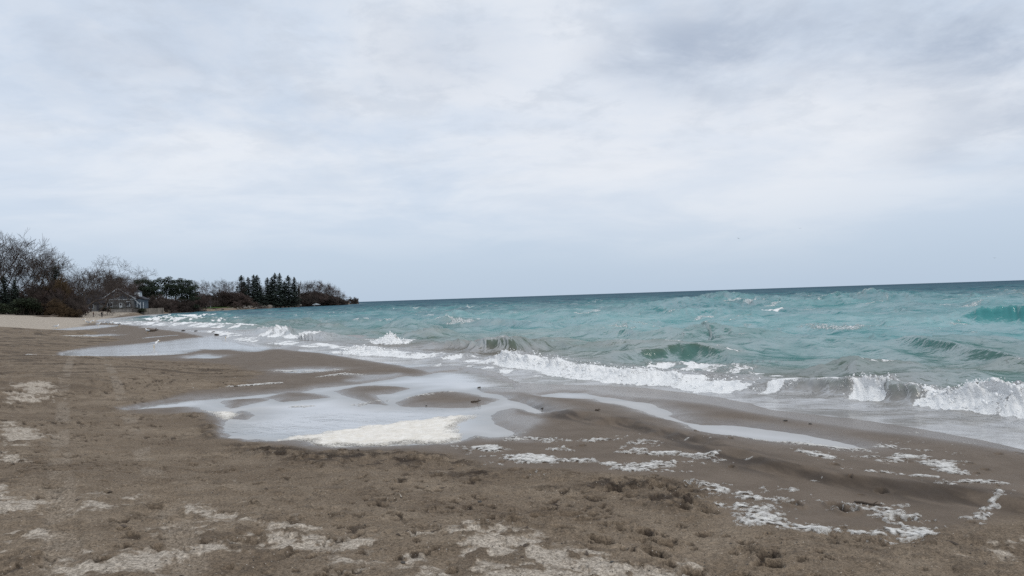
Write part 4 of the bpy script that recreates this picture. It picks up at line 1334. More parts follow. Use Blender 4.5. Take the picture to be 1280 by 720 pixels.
    for px, top, d, lab in ((250, 367, 396, 'reddish bare bush left of the dark pavilion'), (262, 366, 405, 'reddish bare bush above the dark pavilion'), (272, 362, 408, 'brown bare bush below the lone vase shaped tree'), (280, 364, 410, 'brown bare bush in the middle above the lawn'),
                            (289, 361, 414, 'tall brown bare bush near the first spruce'), (297, 364, 420, 'brown bare bush at the foot of the first spruce'), (325, 367, 466, 'bare bush between the spruce groups'), (314, 370, 440, 'bare bush under the first spruce group')):
        P('shrub_b' if px % 2 else 'shrub_a', px, top, d, lab, 'shrub', 'bare bushes above the lawn', 1.5)
    S = 'spruces on the point'
    for kind, px, top, d, lab, wd in (('spruce_a', 302.5, 344, 428, 'first spruce from the left on the point', 1.25), ('spruce_b', 311, 346.5, 432, 'second spruce from the left on the point', 1.15), ('spruce_c', 318, 343.5, 430, 'third spruce from the left with a blunt double top', 1.15), ('spruce_b', 322, 344, 434, 'spruce at the right end of the left group', 1.1),
                                      ('spruce_b', 335, 347, 452, 'first spruce of the right group', 1.0), ('spruce_c', 340.5, 346.5, 456, 'second spruce of the right group', .9), ('spruce_a', 344.5, 341, 454, 'tallest spruce of the right group', 1.0), ('spruce_b', 350.5, 341.5, 458, 'slim spruce right of the tallest one', .95),
                                      ('spruce_c', 356, 352, 460, 'lower spruce in the middle of the right group', 1.2), ('spruce_a', 361, 344, 464, 'spruce second from the right end of the point group', 1.15), ('spruce_c', 368.5, 346.5, 470, 'last spruce on the right before the rounded bare trees', 1.0),
                                      ('spruce_b', 306, 352, 426, 'low spruce filling between the first two', 1.2), ('spruce_a', 326, 357, 438, 'low spruce at the right foot of the left group', 1.0)):
        P(kind, px, top, d, lab, group=S, wide=wd * random.uniform(1.25, 1.85))
    P('birch', 373.5, 350, 505, 'thin pale trunked birch beside the last spruce', wide=.6)
    D = 'rounded bare trees at the end of the point'
    for kind, px, top, d, lab in (('broad_a', 378, 350, 520, 'bare tree directly behind the pale birch'), ('broad_c', 386, 349, 535, 'bare tree left of the highest rounded crown on the point'), ('pink', 394, 348.5, 545, 'highest rounded bare crown on the point'), ('broad_b', 401, 351, 560, 'bare tree right of the highest rounded crown'),
                                  ('pink', 408, 355, 580, 'bare tree half way down the slope of the rounded crowns'), ('broad_a', 414, 358, 605, 'third last bare tree towards the tip of the point'), ('pink', 419, 363, 630, 'second last bare tree towards the tip of the point'), ('broad_c', 424, 367, 660, 'last low bare tree before the open tip')):
        P(kind, px, top, d, lab, group=D, wide=1.15)
    for i, (px, top, d, lab) in enumerate(((380, 363, 512, 'bush below the birch and the rounded trees'), (388, 362, 528, 'bush left of the white roofed hut'), (397, 361, 545, 'tall bush behind the white roofed hut'), (404, 362, 560, 'bush right of the white roofed hut'), (411, 364, 585, 'bush below the sloping bare crowns'),
                                           (417, 367, 612, 'bush near the right end of the rounded trees'), (423, 371, 640, 'low bush at the right end of the rounded trees'), (428.5, 374, 680, 'last tiny bush of the mass on the point'))):
        P('shrub_b' if i % 2 else 'shrub_a', px, top, d, lab, 'shrub', 'bushes at the end of the point', 1.5)
    P('shrub_a', 440.5, 370, 745, 'lone bush on the rocks near the tip of the point', 'shrub', 'bushes on the tip', 1.0)
    P('shrub_b', 446, 372, 760, 'thin bush right of the lone bush on the tip', 'shrub', 'bushes on the tip', .5)
    P('shrub_a', 433, 375, 715, 'tiny sprig standing between the tree mass and the lone bush', 'shrub', 'bushes on the tip', .4)


def build_undergrowth():
    rnd = random.Random(4)
    V, F = [], []
    for _ in range(11000):
        px = rnd.uniform(-40, 428)
        base = np.interp(px, [-40, 100, 112, 128, 185, 245, 300, 380, 428], [206, 212, 262, 300, 305, 345, 432, 520, 670])
        d = base + rnd.uniform(0, 26)
        x, y = atd(px, d)
        h = rnd.uniform(2.0, 7.5) * np.interp(px, [-40, 100, 112, 150, 245, 250, 430], [1.0, 1.0, .75, .7, .8, .75, .7])
        g = np.interp(d, [200, 300, 420, 700], [2.0, 2.6, 2.3, 2.2])
        z0 = g + rnd.uniform(-.3, h * .6)
        p = Vector((x, y, z0))
        q = p + Vector((rnd.gauss(0, .8), rnd.gauss(0, .8), rnd.uniform(.8, 2.6)))
        r_ = rnd.uniform(.03, .10)
        tube_pts(V, F, [p, q], [r_, r_ * .3], 3)
    o = mesh_obj('undergrowth', V, F, M['twig'])
    tag(o, 'dark tangled undergrowth filling the shore woods behind the beach', 'undergrowth', kind='stuff')
    # lawn on the point
    V, pxs = [], np.linspace(243, 356, 46)
    js = np.linspace(0, 1, 9)
    for px in pxs:
        d0 = np.interp(px, [240, 270, 300, 340, 380], [352, 385, 412, 463, 535])
        for j in js:
            x, y = atd(px, d0 + 26 * j)
            V.append((x, y, 0))
    V = np.array(V)
    V[:, 2] = ground(V[:, 0], V[:, 1])[0] + .10
    o = mesh_obj('lawn', V, grid_faces(46, 9, False), M['grass'], None, True)
    tag(o, kind='structure')


# ------------------------------------------------------------------ buildings, walls, rocks
def window(parent, cx, y, cz, w_, h_, fr=.14, arch=False, mull=True):
    f = MB()
    f.box(cx - w_ / 2 - fr, cx - w_ / 2, y - .12, y, cz - h_ / 2 - fr, cz + h_ / 2 + fr)
    f.box(cx + w_ / 2, cx + w_ / 2 + fr, y - .12, y, cz - h_ / 2 - fr, cz + h_ / 2 + fr)
    f.box(cx - w_ / 2, cx + w_ / 2, y - .12, y, cz + h_ / 2, cz + h_ / 2 + fr)
    f.box(cx - w_ / 2, cx + w_ / 2, y - .16, y, cz - h_ / 2 - fr, cz - h_ / 2)
    if mull:
        f.box(cx - .04, cx + .04, y - .10, y - .01, cz - h_ / 2, cz + h_ / 2)
    if arch:
        n = 9
        for k in range(n):
            a, b = math.pi * k / n, math.pi * (k + 1) / n
            ro, ri = w_ / 2 + fr, w_ / 2
            zc = cz + h_ / 2 + fr
            f.prism([(cx + ri * math.cos(a), zc + ri * .6 * math.sin(a)), (cx + ro * math.cos(a), zc + ro * .7 * math.sin(a)), (cx + ro * math.cos(b), zc + ro * .7 * math.sin(b)), (cx + ri * math.cos(b), zc + ri * .6 * math.sin(b))], y - .12, y)
    o = f.build('window', M['trim'], parent)
    MB().box(cx - w_ / 2, cx + w_ / 2, y - .05, y - .02, cz - h_ / 2, cz + h_ / 2).build('pane', M['glass'], o)
    if arch:
        zc = cz + h_ / 2 + fr
        MB().prism([(cx + w_ / 2 * math.cos(math.pi * k / 9), zc + w_ / 2 * .6 * math.sin(math.pi * k / 9)) for k in range(10)], y - .05, y - .02).build('pane', M['glass'], o)
    return o


def build_houses():
    d = 262
    x, y = atd(148.5, d)
    k = d / FPX                                   # metres per pixel there
    g = 2.45
    rz = math.atan2(-x, y) * .55
    h = tag(empty('gabled_house', (x, y, g), rz), 'blue grey gabled house with white trim above the concrete wall', 'house')
    MB().box(-5.1, 5.1, 0, 9, -.6, 3.7).build('ground_floor_wall', M['pale_siding'], h)
    g_ = MB()
    g_.prism([(-5.15, 3.71), (5.15, 3.71), (5.15, 3.95), (0, 7.5), (-5.15, 3.95)], -.06, 8.9)
    g_.build('gable_wall', M['siding'], h)
    r_ = MB()
    for s in (-1, 1):
        r_.prism([(s * .003, 7.55), (s * .003, 7.85), (s * 5.9, 3.72), (s * 5.9, 3.42)], -.62, 9.4)
    r_.build('roof', M['shingle'], h)
    for s in (-1, 1):
        MB().prism([(0.004 * s, 7.50), (0.004 * s, 7.92), (s * 5.95, 3.78), (s * 5.95, 3.36)], -.74, -.63).build('fascia', M['trim'], h)
    MB().box(-5.3, 5.3, -.16, -.07, 3.45, 3.70).build('belt_board', M['trim'], h)
    window(h, -.45, -.06, 4.75, 1.7, 1.1, .2, True)
    window(h, -2.9, 0, 1.7, 1.5, 1.3, .14)
    window(h, 3.1, 0, 1.85, 1.1, 1.5, .2)
    dr = MB().box(.2, 1.2, -.08, 0, .1, 2.3).build('door', M['trim'], h)
    MB().box(.36, .46, -.12, -.081, 1.1, 1.2).build('handle', M['black'], dr)
    MB().box(.45, .95, -.10, -.082, 1.35, 2.1).build('pane', M['glass'], dr)
    # right dormer wing
    MB().box(4.0, 8.2, 2.5, 9, -.6, 3.6).build('wing_wall', M['siding'], h)
    MB().prism([(3.6, 5.4), (4.3, 5.7), (8.9, 3.5), (8.6, 3.2)], 2.1, 9.2).build('wing_roof', M['shingle'], h)
    MB().box(4.9, 6.7, 2.3, 6, 4.3, 6.2).build('dormer', M['trim'], h)
    MB().prism([(4.6, 6.2), (5.8, 6.9), (7.0, 6.2)], 2.1, 6.1).build('dormer_roof', M['shingle'], h)
    window(h, 5.8, 2.3, 5.2, .7, 1.0, .12)
    MB().prism([(5.2, 3.55), (5.2, 3.85), (7.4, 1.6), (7.4, 1.3)], -.5, -.35).build('stair_rail', M['trim'], h)
    for q in (6.3, 7.4, 8.4):
        MB().box(q - .08, q + .08, -.5, -.34, -.6, 2.3).build('porch_post', M['trim'], h)
    # left part with a brick porch
    MB().box(-9.2, -5.2, 1.5, 9, -.6, 5.4).build('side_wall', M['siding'], h)
    MB().prism([(-9.6, 5.2), (-9.6, 5.5), (-7.2, 7.0), (-4.2, 5.6), (-4.2, 5.3)], 1.0, 9.2).build('side_roof', M['shingle'], h)
    window(h, -7.2, 1.5, 4.4, .9, 1.2, .22)
    MB().box(-8.6, -5.25, -1.4, 1.4, -.6, 2.6).build('porch_wall', M['brick'], h)
    MB().prism([(-9.0, 2.5), (-9.0, 2.75), (-6.8, 3.9), (-4.9, 3.1), (-4.9, 2.85)], -1.9, 1.45).build('porch_roof', M['trim'], h)
    window(h, -7.7, -1.4, 1.3, .8, 1.2, .1)
    window(h, -6.1, -1.4, 1.3, .8, 1.2, .1)

    d = 256
    x, y = atd(113, d)
    h = tag(empty('low_house', (x, y, 2.3), .3), 'low house with a long dark roof left of the blue grey gabled house', 'house')
    MB().box(-4.2, 4.0, 0, 7, -.6, 2.6).build('wall', M['pale_siding'], h)
    MB().prism([(-4.7, 2.5), (-2.8, 5.5), (2.6, 5.5), (4.6, 2.5)], -.5, 7.4).build('roof', M['shingle'], h)
    window(h, -3.0, 0, 1.4, 1.1, 1.3, .18)
    window(h, .3, 0, 1.4, 1.5, 1.3, .1)
    MB().box(2.0, 2.9, -.07, 0, 0, 2.1).build('door', M['shingle'], h)

    x, y = atd(255.5, 392)
    h = tag(empty('pavilion', (x, y, gz(x, y)), .2), 'dark open pavilion with pale posts above the lawn', 'pavilion')
    MB().prism([(-3.9, 2.4), (-2.2, 3.9), (2.2, 3.9), (3.9, 2.4)], -.5, 4.5).build('roof', M['shingle'], h)
    for q in (-3.3, -1.1, 1.1, 3.3):
        MB().box(q - .1, q + .1, -.2, 0, -.3, 2.4).build('post', M['trim'], h)
    MB().box(-3.4, 3.4, 3.6, 4.0, -.3, 2.398).build('back_wall', M['dark_cloth'], h)

    x, y = atd(339, 482)
    h = tag(empty('cottage', (x, y, gz(x, y)), .25), 'pale low cottage glimpsed behind the right spruce group', 'house')
    MB().box(-4, 4.5, 0, 5, -.4, 2.6).build('wall', M['trim'], h)
    MB().prism([(-4.5, 2.5), (-2, 4.4), (2.5, 4.4), (5, 2.5)], -.4, 5.4).build('roof', M['shingle'], h)
    for q in (-2.4, .3, 3.0):
        window(h, q, 0, 1.4, 1.0, 1.1, .1)

    x, y = atd(395, 512)
    h = tag(empty('hut', (x, y, gz(x, y)), .25), 'small dark hut with a white roof among the rounded bare trees', 'hut')
    MB().box(-2.6, 2.6, 0, 4, -.4, 2.2).build('wall', M['dark_cloth'], h)
    MB().prism([(-3.1, 2.15), (0, 3.3), (3.1, 2.15)], -.4, 4.4).build('roof', M['trim'], h)
    window(h, -1.1, 0, 1.2, .9, .9, .1)

    # concrete wall below the house and the stone wall beyond it
    def wall(name, label, p0, p1, z0, z1, n, mat, cap=True):
        a, b = Vector((*atd(*p0), 0)), Vector((*atd(*p1), 0))
        L = (b - a).length
        t = tag(empty(name, (a.x, a.y, z0), math.atan2(b.y - a.y, b.x - a.x)), label, 'wall')
        for i in range(n):
            q0, q1 = L * i / n + .03, L * (i + 1) / n - .03
            e = random.uniform(-.05, .05)
            MB().box(q0, q1, e, .5, -.8, z1 - z0 + e).build('panel', M[mat], t)
        if cap:
            MB().box(-.1, L + .1, -.12, .62, z1 - z0 + .06, z1 - z0 + .24).build('coping', M[mat], t)
        return t
    wall('concrete_wall', 'grey concrete retaining wall on the sand below the gabled house', (139, 240), (166, 256), .9, 2.35, 8, 'concrete')
    wall('dark_wall', 'dark short retaining wall between the pale walls', (166.3, 256), (179, 264), .8, 2.45, 4, 'dark_stone', False)
    wall('stone_wall', 'tan stone sea wall running from the dark wall to the rock bank', (179.4, 264), (205, 287), .5, 2.4, 8, 'tan_stone', False)
    for i, px in enumerate((130, 136, 142.5, 149, 155, 161.5, 168, 174)):
        o = plant('yew', px, 382.5 + (i % 3) * .5, 258 + i * .5, ('dark clipped bush at the left end of the hedge below the gabled house', 'second dark bush of the hedge from the left', 'third dark bush of the hedge, under the porch', 'fourth dark bush of the hedge, under the gable', 'fifth dark bush of the hedge, below the door', 'sixth dark bush of the hedge, below the right window', 'seventh dark bush of the hedge, under the dormer', 'last dark bush of the hedge on the right')[i],
                  'bush', 'hedge bushes before the gabled house', 2.2)
    x, y, z = on_ground(137.7, 389)
    p = MB()
    x, y = atd(137.7, 236)
    p.tube((0, 0, -.4), (0, 0, 1.6), .13, .12, 8).tube((0, 0, 1.6), (0, 0, 1.75), .16, .05, 8)
    o = p.build('wooden_post', M['wood'])
    o.location = (x, y, gz(x, y))
    tag(o, 'short dark wooden post at the left end of the concrete wall', 'post')
    x, y = atd(61, 194)
    s = tag(empty('notice_board', (x, y, gz(x, y)), .5), 'small white notice board on a post before the dark thicket', 'sign')
    MB().box(-.05, .05, 0, .08, -.3, 1.2).build('post', M['pale_wood'], s)
    MB().box(-.32, .32, -.05, -.002, .5, 1.35).build('board', M['trim'], s)


def make_stone(seed, mat, name='boulder', sub=2):
    bm = bmesh.new()
    bmesh.ops.create_icosphere(bm, subdivisions=sub, radius=1)
    rnd = random.Random(seed)
    offs = [(Vector((rnd.gauss(0, 1), rnd.gauss(0, 1), rnd.gauss(0, 1))).normalized(), rnd.uniform(.45, .85)) for _ in range(9)]
    for v in bm.verts:
        for n_, dd in offs:
            e = v.co.dot(n_) - dd
            if e > 0:
                v.co -= n_ * e * .9
        v.co *= 1 + rnd.uniform(-.05, .05)
        v.co.z *= .72
    me = bpy.data.meshes.new(name)
    bm.to_mesh(me)
    bm.free()
    me.materials.append(M[mat])
    return me


def build_rocks():
    rnd = random.Random(9)
    ms = {m: [make_stone(k * 7 + i, m) for k in range(3)] for i, m in enumerate(('tan_stone', 'grey_stone', 'dark_stone'))}

    def bank(n, p0, p1, off, zr, size, mats, label, group):
        for i in range(n):
            px = rnd.uniform(p0, p1)
            d = np.interp(px, [185, 240, 270, 300, 340, 380, 415, 438, 451], [275, 335, 372, 400, 452, 525, 640, 745, 800])
            d = d + rnd.uniform(*off)
            x, y = atd(px, d)
            m = rnd.choice(mats)
            o = bpy.data.objects.new('boulder', rnd.choice(ms[m]))
            COL.objects.link(o)
            s = rnd.uniform(*size)
            o.scale = (s * rnd.uniform(.8, 1.4), s * rnd.uniform(.8, 1.2), s * rnd.uniform(.7, 1.1))
            o.rotation_euler = (rnd.uniform(-.3, .3), rnd.uniform(-.3, .3), rnd.uniform(0, 6.28))
            o.location = (x, y, max(gz(x, y), 0.0) + s * .2 + rnd.uniform(*zr))
            tag(o, label, 'boulder', group)
    bank(46, 203, 246, (-1.5, 4.5), (0, .6), (.7, 1.5), ('tan_stone', 'tan_stone', 'grey_stone'), 'tan boulder in the rock bank below the dark pines', 'tan boulders of the rock bank')
    bank(34, 216, 262, (-3.5, 1.0), (-.2, .2), (.6, 1.2), ('dark_stone',), 'wet dark boulder at the water edge below the dark pines', 'dark boulders at the foot of the rock bank')
    bank(24, 260, 302, (-1, 3), (0, .1), (.4, .9), ('grey_stone', 'tan_stone'), 'small stone along the water below the lawn', 'stones below the lawn')
    bank(64, 300, 380, (-3, 5), (-.2, .5), (.8, 1.7), ('dark_stone', 'dark_stone', 'grey_stone'), 'dark boulder lining the shore below the spruces', 'boulders below the spruces')
    bank(60, 378, 450, (-5, 6), (-.1, .6), (.9, 1.9), ('dark_stone',), 'dark boulder lining the low tip of the point', 'boulders on the tip of the point')
    # a flat pale ledge on the point
    x, y = atd(366, 497)
    o = bpy.data.objects.new('rock_ledge', ms['grey_stone'][0])
    COL.objects.link(o)
    o.location, o.scale = (x, y, 1.3), (7, 3, 1.3)
    tag(o, 'broad grey rock ledge on the shore below the last spruces', 'rock')


# ------------------------------------------------------------------ gulls, people, small things
def loft(rings, n=10):
    """rings: (centre, half width, half height) along x"""
    V, F = [], []
    for (c, hw, hh) in rings:
        for k in range(n):
            t = 6.2832 * k / n
            V.append((c[0], c[1] + math.cos(t) * hw, c[2] + math.sin(t) * hh))
    for i in range(len(rings) - 1):
        for k in range(n):
            F.append((i * n + k, i * n + (k + 1) % n, (i + 1) * n + (k + 1) % n, (i + 1) * n + k))
    F.append(tuple(range(n - 1, -1, -1)))
    F.append(tuple(range((len(rings) - 1) * n, len(rings) * n)))
    return V, F


def make_gull():
    g = empty('gull', (0, 0, 0))
    V, F = loft([((-.20, 0, .205), .01, .01), ((-.14, 0, .21), .045, .04), ((-.05, 0, .205), .075, .07), ((.05, 0, .215), .078, .075), ((.12, 0, .245), .06, .062), ((.155, 0, .285), .038, .045), ((.17, 0, .325), .034, .038),
                 ((.195, 0, .345), .034, .036), ((.222, 0, .340), .024, .025), ((.235, 0, .335), .010, .012)])
    mesh_obj('body', V, F, M['feather'], g, True)
    for s in (-1, 1):
        V, F = loft([((-.30, s * .02, .205), .006, .006), ((-.20, s * .045, .225), .016, .03), ((-.06, s * .068, .235), .018, .052), ((.06, s * .07, .245), .014, .045), ((.10, s * .06, .245), .005, .012)])
        wg = mesh_obj('wing', V, F, M['grey_feather'], g, True)
        V, F = loft([((-.33, s * .012, .20), .004, .004), ((-.26, s * .025, .212), .010, .016), ((-.20, s * .042, .226), .018, .032)])
        mesh_obj('wing_tip', V, F, M['black'], wg, True)
        m = MB().tube((0, s * .03, .15), (.005, s * .03, .0), .007, .006, 5)
        m.add([(0, s * .03, .004), (.05, s * .03 - .02, .002), (.055, s * .03, .002), (.05, s * .03 + .02, .002)], [(0, 1, 2), (0, 2, 3)])
        m.build('leg', M['beak'], g)
    V, F = loft([((-.27, 0, .20), .03, .004), ((-.15, 0, .205), .035, .014)])
    mesh_obj('tail', V, F, M['feather'], g, True)
    V, F = loft([((.225, 0, .337), .011, .013), ((.262, 0, .333), .007, .009), ((.278, 0, .322), .002, .003)], 6)
    mesh_obj('beak', V, F, M['beak'], g, True)
    return g


def make_flying_gull():
    g = empty('flying_gull', (0, 0, 0))
    V, F = loft([((-.22, 0, 0), .03, .006), ((-.1, 0, 0), .05, .04), ((.05, 0, .0), .065, .06), ((.16, 0, .02), .035, .035), ((.2, 0, .02), .03, .03), ((.25, 0, .01), .006, .006)], 8)
    mesh_obj('body', V, F, M['grey_feather'], g, True)
    for s in (-1, 1):
        m = MB()
        pts = [(0.08, .04, .02), (.10, .30, .14), (.02, .66, .08)]
        bk = [(-.06, .04, .02), (-.05, .30, .13), (-.03, .64, .075)]
        vs = [(a, s * b, c) for a, b, c in pts] + [(a, s * b, c) for a, b, c in bk] + [(a, s * b, c - .012) for a, b, c in pts] + [(a, s * b, c - .012) for a, b, c in bk]
        m.add(vs, [(0, 1, 4, 3), (1, 2, 5, 4), (6, 9, 10, 7), (7, 10, 11, 8), (0, 6, 7, 1), (1, 7, 8, 2), (3, 4, 10, 9), (4, 5, 11, 10), (2, 8, 11, 5)])
        m.build('wing', M['grey_feather'], g)
    return g


def build_gulls():
    g0 = make_gull()
    first = [True]

    def put(px, py, face, label, s=1.0, group='gulls on the wet sand', dz=0.0):
        o = g0 if first[0] else copy_tree(g0)
        first[0] = False
        x, y, z = on_ground(px, py, 260)
        o.location = (x, y, z + dz)
        o.rotation_euler = (0, 0, face)
        o.scale = (s,) * 3
        tag(o, label, 'gull', group)
    put(192.5, 435.2, .15, 'nearest gull, standing in the far left pool with grey wings', 1.25)
    put(184.5, 417, 2.6, 'white gull standing on the wet flat behind the nearest gull', 1.3)
    put(282, 423.5, .6, 'white gull at the edge of the swash right of the others', 1.0)
    put(70.5, 410.8, 1.0, 'lone white gull at the left on the edge of the light sand', 1.5)
    put(149, 408, 1.4, 'grey gull standing at the right end of the flock', 1.6)
    for k, (px, py, fc) in enumerate(((105, 401.5, .4), (108.5, 404.5, 2.8), (112, 405.5, .2), (123, 407.8, 1.0), (133, 405.5, 3.0), (136.5, 406, .5), (141, 405.8, 2.0), (115.5, 403.5, .9))):
        put(px, py, fc, 'small white gull in the flock at the far left waterline', 1.5, 'flock of gulls at the waterline')
    f0 = make_flying_gull()
    for i, (px, py, d, rz, lab) in enumerate(((923, 298, 190, .4, 'tiny dark gull flying above the horizon, left one of three'), (1000, 285.5, 200, 1.2, 'tiny dark gull flying highest of the three above the lake'), (1243, 322.5, 230, .2, 'tiny dark gull flying near the right edge above the lake'))):
        o = f0 if i == 0 else copy_tree(f0)
        v = pix_dir(px, py)
        o.location = (v.x / v.y * d, d, CAM_H + v.z / v.y * d)
        o.rotation_euler = (.25, 0, rz)
        tag(o, lab, 'gull', 'gulls flying over the lake')


def skin_mesh(name, verts, edges, radii_, mat, parent, levels=2):
    me = bpy.data.meshes.new(name)
    me.from_pydata(verts, edges, [])
    me.materials.append(mat)
    o = bpy.data.objects.new(name, me)
    COL.objects.link(o)
    if parent:
        o.parent = parent
    sk = o.modifiers.new('skin', 'SKIN')
    sk.use_smooth_shade = True
    for i, r_ in enumerate(radii_):
        sv = me.skin_vertices[0].data[i]
        sv.radius = r_ if isinstance(r_, tuple) else (r_, r_)
    me.skin_vertices[0].data[0].use_root = True
    ms = o.modifiers.new('sub', 'SUBSURF')
    ms.levels = ms.render_levels = levels
    return o


def make_person(x, y, z, rz, h, label, cloth, legs, arm_out):
    k = h / 1.72
    p = tag(empty('person', (x, y, z), rz, k), label, 'person')
    # body: pelvis root, legs in stride, torso, arms, neck and head as one surface
    ao = .34 if arm_out else .05
    V = [(0, 0, .92), (0, -.01, 1.14), (0, 0, 1.38), (0, .01, 1.49), (0, .03, 1.57), (0, .04, 1.66),
         (-.09, .02, .86), (-.10, .12, .48), (-.10, .04, .08), (-.10, .20, .035), (.09, -.02, .86), (.10, -.02, .46), (.10, -.22, .09), (.10, -.08, .035),
         (-.18, 0, 1.40), (-.24, -.02, 1.13), (-.25, .10, .90), (.18, 0, 1.40), (.24 + ao * .5, .02, 1.15 + ao * .1), (.25 + ao, .10, .93 + ao * .5)]
    E = [(0, 1), (1, 2), (2, 3), (3, 4), (4, 5), (0, 6), (6, 7), (7, 8), (8, 9), (0, 10), (10, 11), (11, 12), (12, 13), (2, 14), (14, 15), (15, 16), (2, 17), (17, 18), (18, 19)]
    rad = [(.15, .11), (.14, .10), (.15, .10), .055, .085, .085, .085, .06, .042, .035, .085, .06, .042, .035, .06, .045, .032, .06, .045, .032]
    for s, wr in ((-1, V[16]), (1, V[19])):
        b = len(V)
        px, py, pz = wr
        i0 = 16 if s < 0 else 19
        V.append((px, py + .03, pz - .07))
        rad.append((.036, .018))
        E.append((i0, b))
        for f in range(4):
            V.append((px + (f - 1.5) * .018, py + .06, pz - .12 - (.012, .02, .016, .0)[f]))
            rad.append(.0085)
            E.append((b, len(V) - 1))
        V.append((px - s * .035, py + .06, pz - .07))
        rad.append(.009)
        E.append((b, len(V) - 1))
    skin_mesh('body', V, E, rad, M['skin'], p, 1)
    # coat and trousers follow the body
    cv = [(0, 0, .80), (0, 0, 1.0), (0, -.01, 1.2), (0, 0, 1.42), (0, .01, 1.50)] + [V[14], V[15], (V[16][0], V[16][1] - .01, V[16][2] + .04), V[17], V[18], (V[19][0], V[19][1] - .01, V[19][2] + .04)]
    ce = [(0, 1), (1, 2), (2, 3), (3, 4), (3, 5), (5, 6), (6, 7), (3, 8), (8, 9), (9, 10)]
    skin_mesh('coat', cv, ce, [(.20, .14), (.19, .14), (.18, .13), (.18, .13), .085, .085, .066, .055, .085, .066, .055], M[cloth], p, 1)
    tv = [(0, 0, .90)] + V[6:9] + V[10:13]
    skin_mesh('trousers', tv, [(0, 1), (1, 2), (2, 3), (0, 4), (4, 5), (5, 6)], [(.165, .125), .10, .078, .062, .10, .078, .062], M[legs], p, 1)
    hv = [(0, -.01, 1.62), (0, .015, 1.72), (0, .05, 1.735)]
    skin_mesh('hair', hv, [(0, 1), (1, 2)], [(.088, .07), (.088, .06), (.05, .03)], M['hair'], p, 1)
    for s in (-1, 1):
        q = V[9] if s < 0 else V[13]
        MB().box(q[0] - .05, q[0] + .05, q[1] - .20, q[1] + .06, 0, .09).build('shoe', M['black'], p)
    MB().tube((0, .118, 1.635), (0, .15, 1.62), .016, .012, 5).build('nose', M['skin'], p)
    for s in (-1, 1):
        MB().tube((s * .032, .108, 1.665), (s * .032, .124, 1.665), .012, .008, 5).build('eye', M['black'], p)
        MB().tube((s * .082, .03, 1.63), (s * .098, .025, 1.645), .022, .014, 5).build('ear', M['skin'], p)
    MB().box(-.025, .025, .112, .126, 1.592, 1.6).build('mouth', M['brick'], p)
    return p


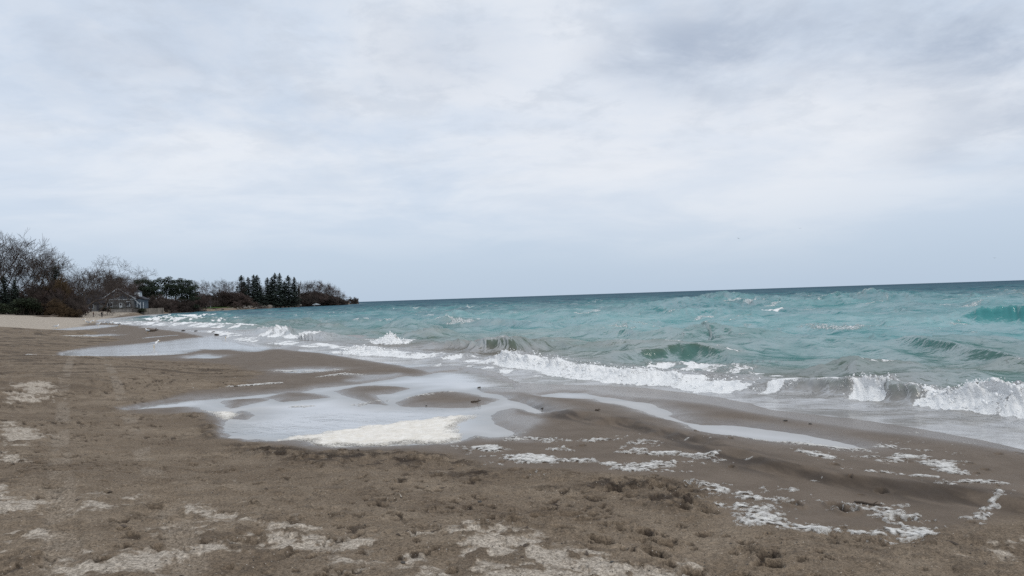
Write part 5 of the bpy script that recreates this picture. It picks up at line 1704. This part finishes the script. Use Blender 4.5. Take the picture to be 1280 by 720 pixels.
def build_small():
    for px, d, h, lab, c, l, ao in ((127.2, 206, 1.72, 'person in black walking on the sand right of the other, arm held out', 'dark_cloth', 'dark_cloth', True), (116.8, 208, 1.52, 'person in a reddish brown top standing left of the one in black', 'brown_cloth', 'blue_cloth', False)):
        x, y = atd(px, d)
        make_person(x, y, gz(x, y), .5 if ao else 2.6, h, lab, c, l, ao)
    rnd = random.Random(3)

    def stick(px, py, L, r_, rz, label, mat='wood', name='driftwood_stick', fork=True, cat='stick'):
        x, y, z = on_ground(px, py, 260)
        m = MB()
        V, F = [], []
        pts = [Vector((-L / 2, 0, r_ * .8)), Vector((-L * .2, L * .03, r_ * 1.1)), Vector((L * .15, -L * .02, r_ * 1.0)), Vector((L / 2, L * .04, r_ * 1.6))]
        tube_pts(V, F, pts, [r_, r_ * 1.05, r_ * .9, r_ * .5], 7)
        if fork:
            tube_pts(V, F, [pts[2], pts[2] + Vector((L * .18, L * .12, r_ * 2.5))], [r_ * .6, r_ * .25], 5)
        o = mesh_obj(name, V, F, M[mat], None, True)
        o.location = (x, y, z)
        o.rotation_euler = (0, 0, rz)
        tag(o, label, cat)

    stick(595, 503.5, .22, .018, .35, 'short dark stick on the sand island in the beach pool')
    stick(747, 513.5, .10, .014, -.6, 'small dark twig on the smooth sand bar right of the pool')
    stick(501, 621, .12, .006, 1.9, 'thin pale twig lying on the damp sand in the foreground', 'pale_wood', 'twig', True)
    stick(1085, 632, .26, .012, -.7, 'thin dark branch among the foam scraps at the right', 'wood')
    stick(57, 396.5, 6.0, .22, .15, 'long dark driftwood log on the light sand at the far left', 'wood', 'driftwood_log', True, 'log')
    stick(191, 414.6, 1.0, .10, .2, 'dark driftwood piece on the wet flats behind the gull', 'wood', 'driftwood_log', True, 'log')
    stick(86, 390.5, 3.0, .16, .2, 'pale driftwood log beside the orange bush', 'pale_wood', 'driftwood_log', False, 'log')
    st = [make_stone(k + 40, 'pebble', 'stone') for k in range(3)]
    for px, py, s, lab in ((599, 485, .045, 'dark stone on the sheen of wet sand above the pool'), (982, 526.5, .032, 'dark sand lump half sunk at the waterline on the right'), (1013, 531, .026, 'low dark sand lump right of the other at the waterline'), (229, 414, .17, 'dark stone in the swash left of the other dark stones'),  # the waterline pair are sand lumps, built from the stone mesh
                           (245, 414.6, .17, 'dark stone second from left in the distant swash'), (267, 415.8, .17, 'dark stone third from left in the distant swash'), (271, 419, .17, 'dark stone nearest of those in the distant swash'), (678, 512, .03, 'small dark pebble on the sand bar'), (533, 508, .02, 'tiny dark pebble at the edge of the pool island'),
                           (504, 705, .018, 'small dark pebble in the foreground sand'), (765, 703, .014, 'tiny dark pebble on the pale crust in the foreground'), (600, 628, .02, 'dark pebble on the damp sand before the churned edge')):
        x, y, z = on_ground(px, py, 260)
        o = bpy.data.objects.new('stone', rnd.choice(st))
        COL.objects.link(o)
        o.location, o.scale, o.rotation_euler = (x, y, z + s * .25), (s * 1.25, s, s * .85), (0, 0, rnd.uniform(0, 6))
        tag(o, lab, 'stone', 'dark stones on the shore')


def build_litter():
    rnd = np.random.default_rng(21)
    tet = np.array([(1, 0, -.3), (-.5, .87, -.3), (-.5, -.87, -.3), (.1, .1, .55), (.3, -.3, .4)])
    tf = np.array([(0, 1, 3), (1, 2, 3), (2, 0, 4), (0, 3, 4), (2, 4, 3)])
    for name, mat, n, lo, hi, flat, lab in (('dark_grit', 'pebble', 2200, .004, .012, .6, 'dark pebbles and bark crumbs scattered over the near sand'), ('shell_bits', 'pale_wood', 1500, .003, .008, .4, 'pale shell bits scattered over the near sand'),
                                            ('wrack', 'wood', 900, .010, .035, .35, 'dark bits of weed and wrack along the churned edge of the pool')):
        a, r = rnd.uniform(-.70, .70, n * 3), 4.0 + 9 * rnd.random(n * 3) ** 1.4
        x, y = r * np.sin(a), r * np.cos(a)
        z, q = ground(x, y)
        ok = (q['rough'] > .6) & (z > .02)
        if name == 'wrack':
            ok &= (q['dark'] > .35) | (rnd.random(n * 3) < .06)
        x, y, z = x[ok][:n], y[ok][:n], z[ok][:n]
        m = len(x)
        sc = lo * (hi / lo) ** (rnd.random(m) ** 2.2)
        an = rnd.uniform(0, 6.28, m)
        st = rnd.uniform(.6, 1.6, m) if name != 'wrack' else rnd.uniform(1.0, 3.2, m)
        lx, ly, lz = tet[:, 0][None] * st[:, None], tet[:, 1][None] * rnd.uniform(.5, 1.0, m)[:, None], tet[:, 2][None] * flat * 1.6
        V = np.stack([x[:, None] + sc[:, None] * (lx * np.cos(an)[:, None] - ly * np.sin(an)[:, None]), y[:, None] + sc[:, None] * (lx * np.sin(an)[:, None] + ly * np.cos(an)[:, None]),
                      z[:, None] + sc[:, None] * (lz + .25)], 2).reshape(-1, 3)
        F = (tf[None] + (np.arange(m) * 5)[:, None, None]).reshape(-1, 3)
        tag(mesh_obj(name, V, F, M[mat]), lab, 'litter', kind='stuff')


build_litter()
build_trees()
build_undergrowth()
build_houses()
build_rocks()
build_gulls()
build_small()
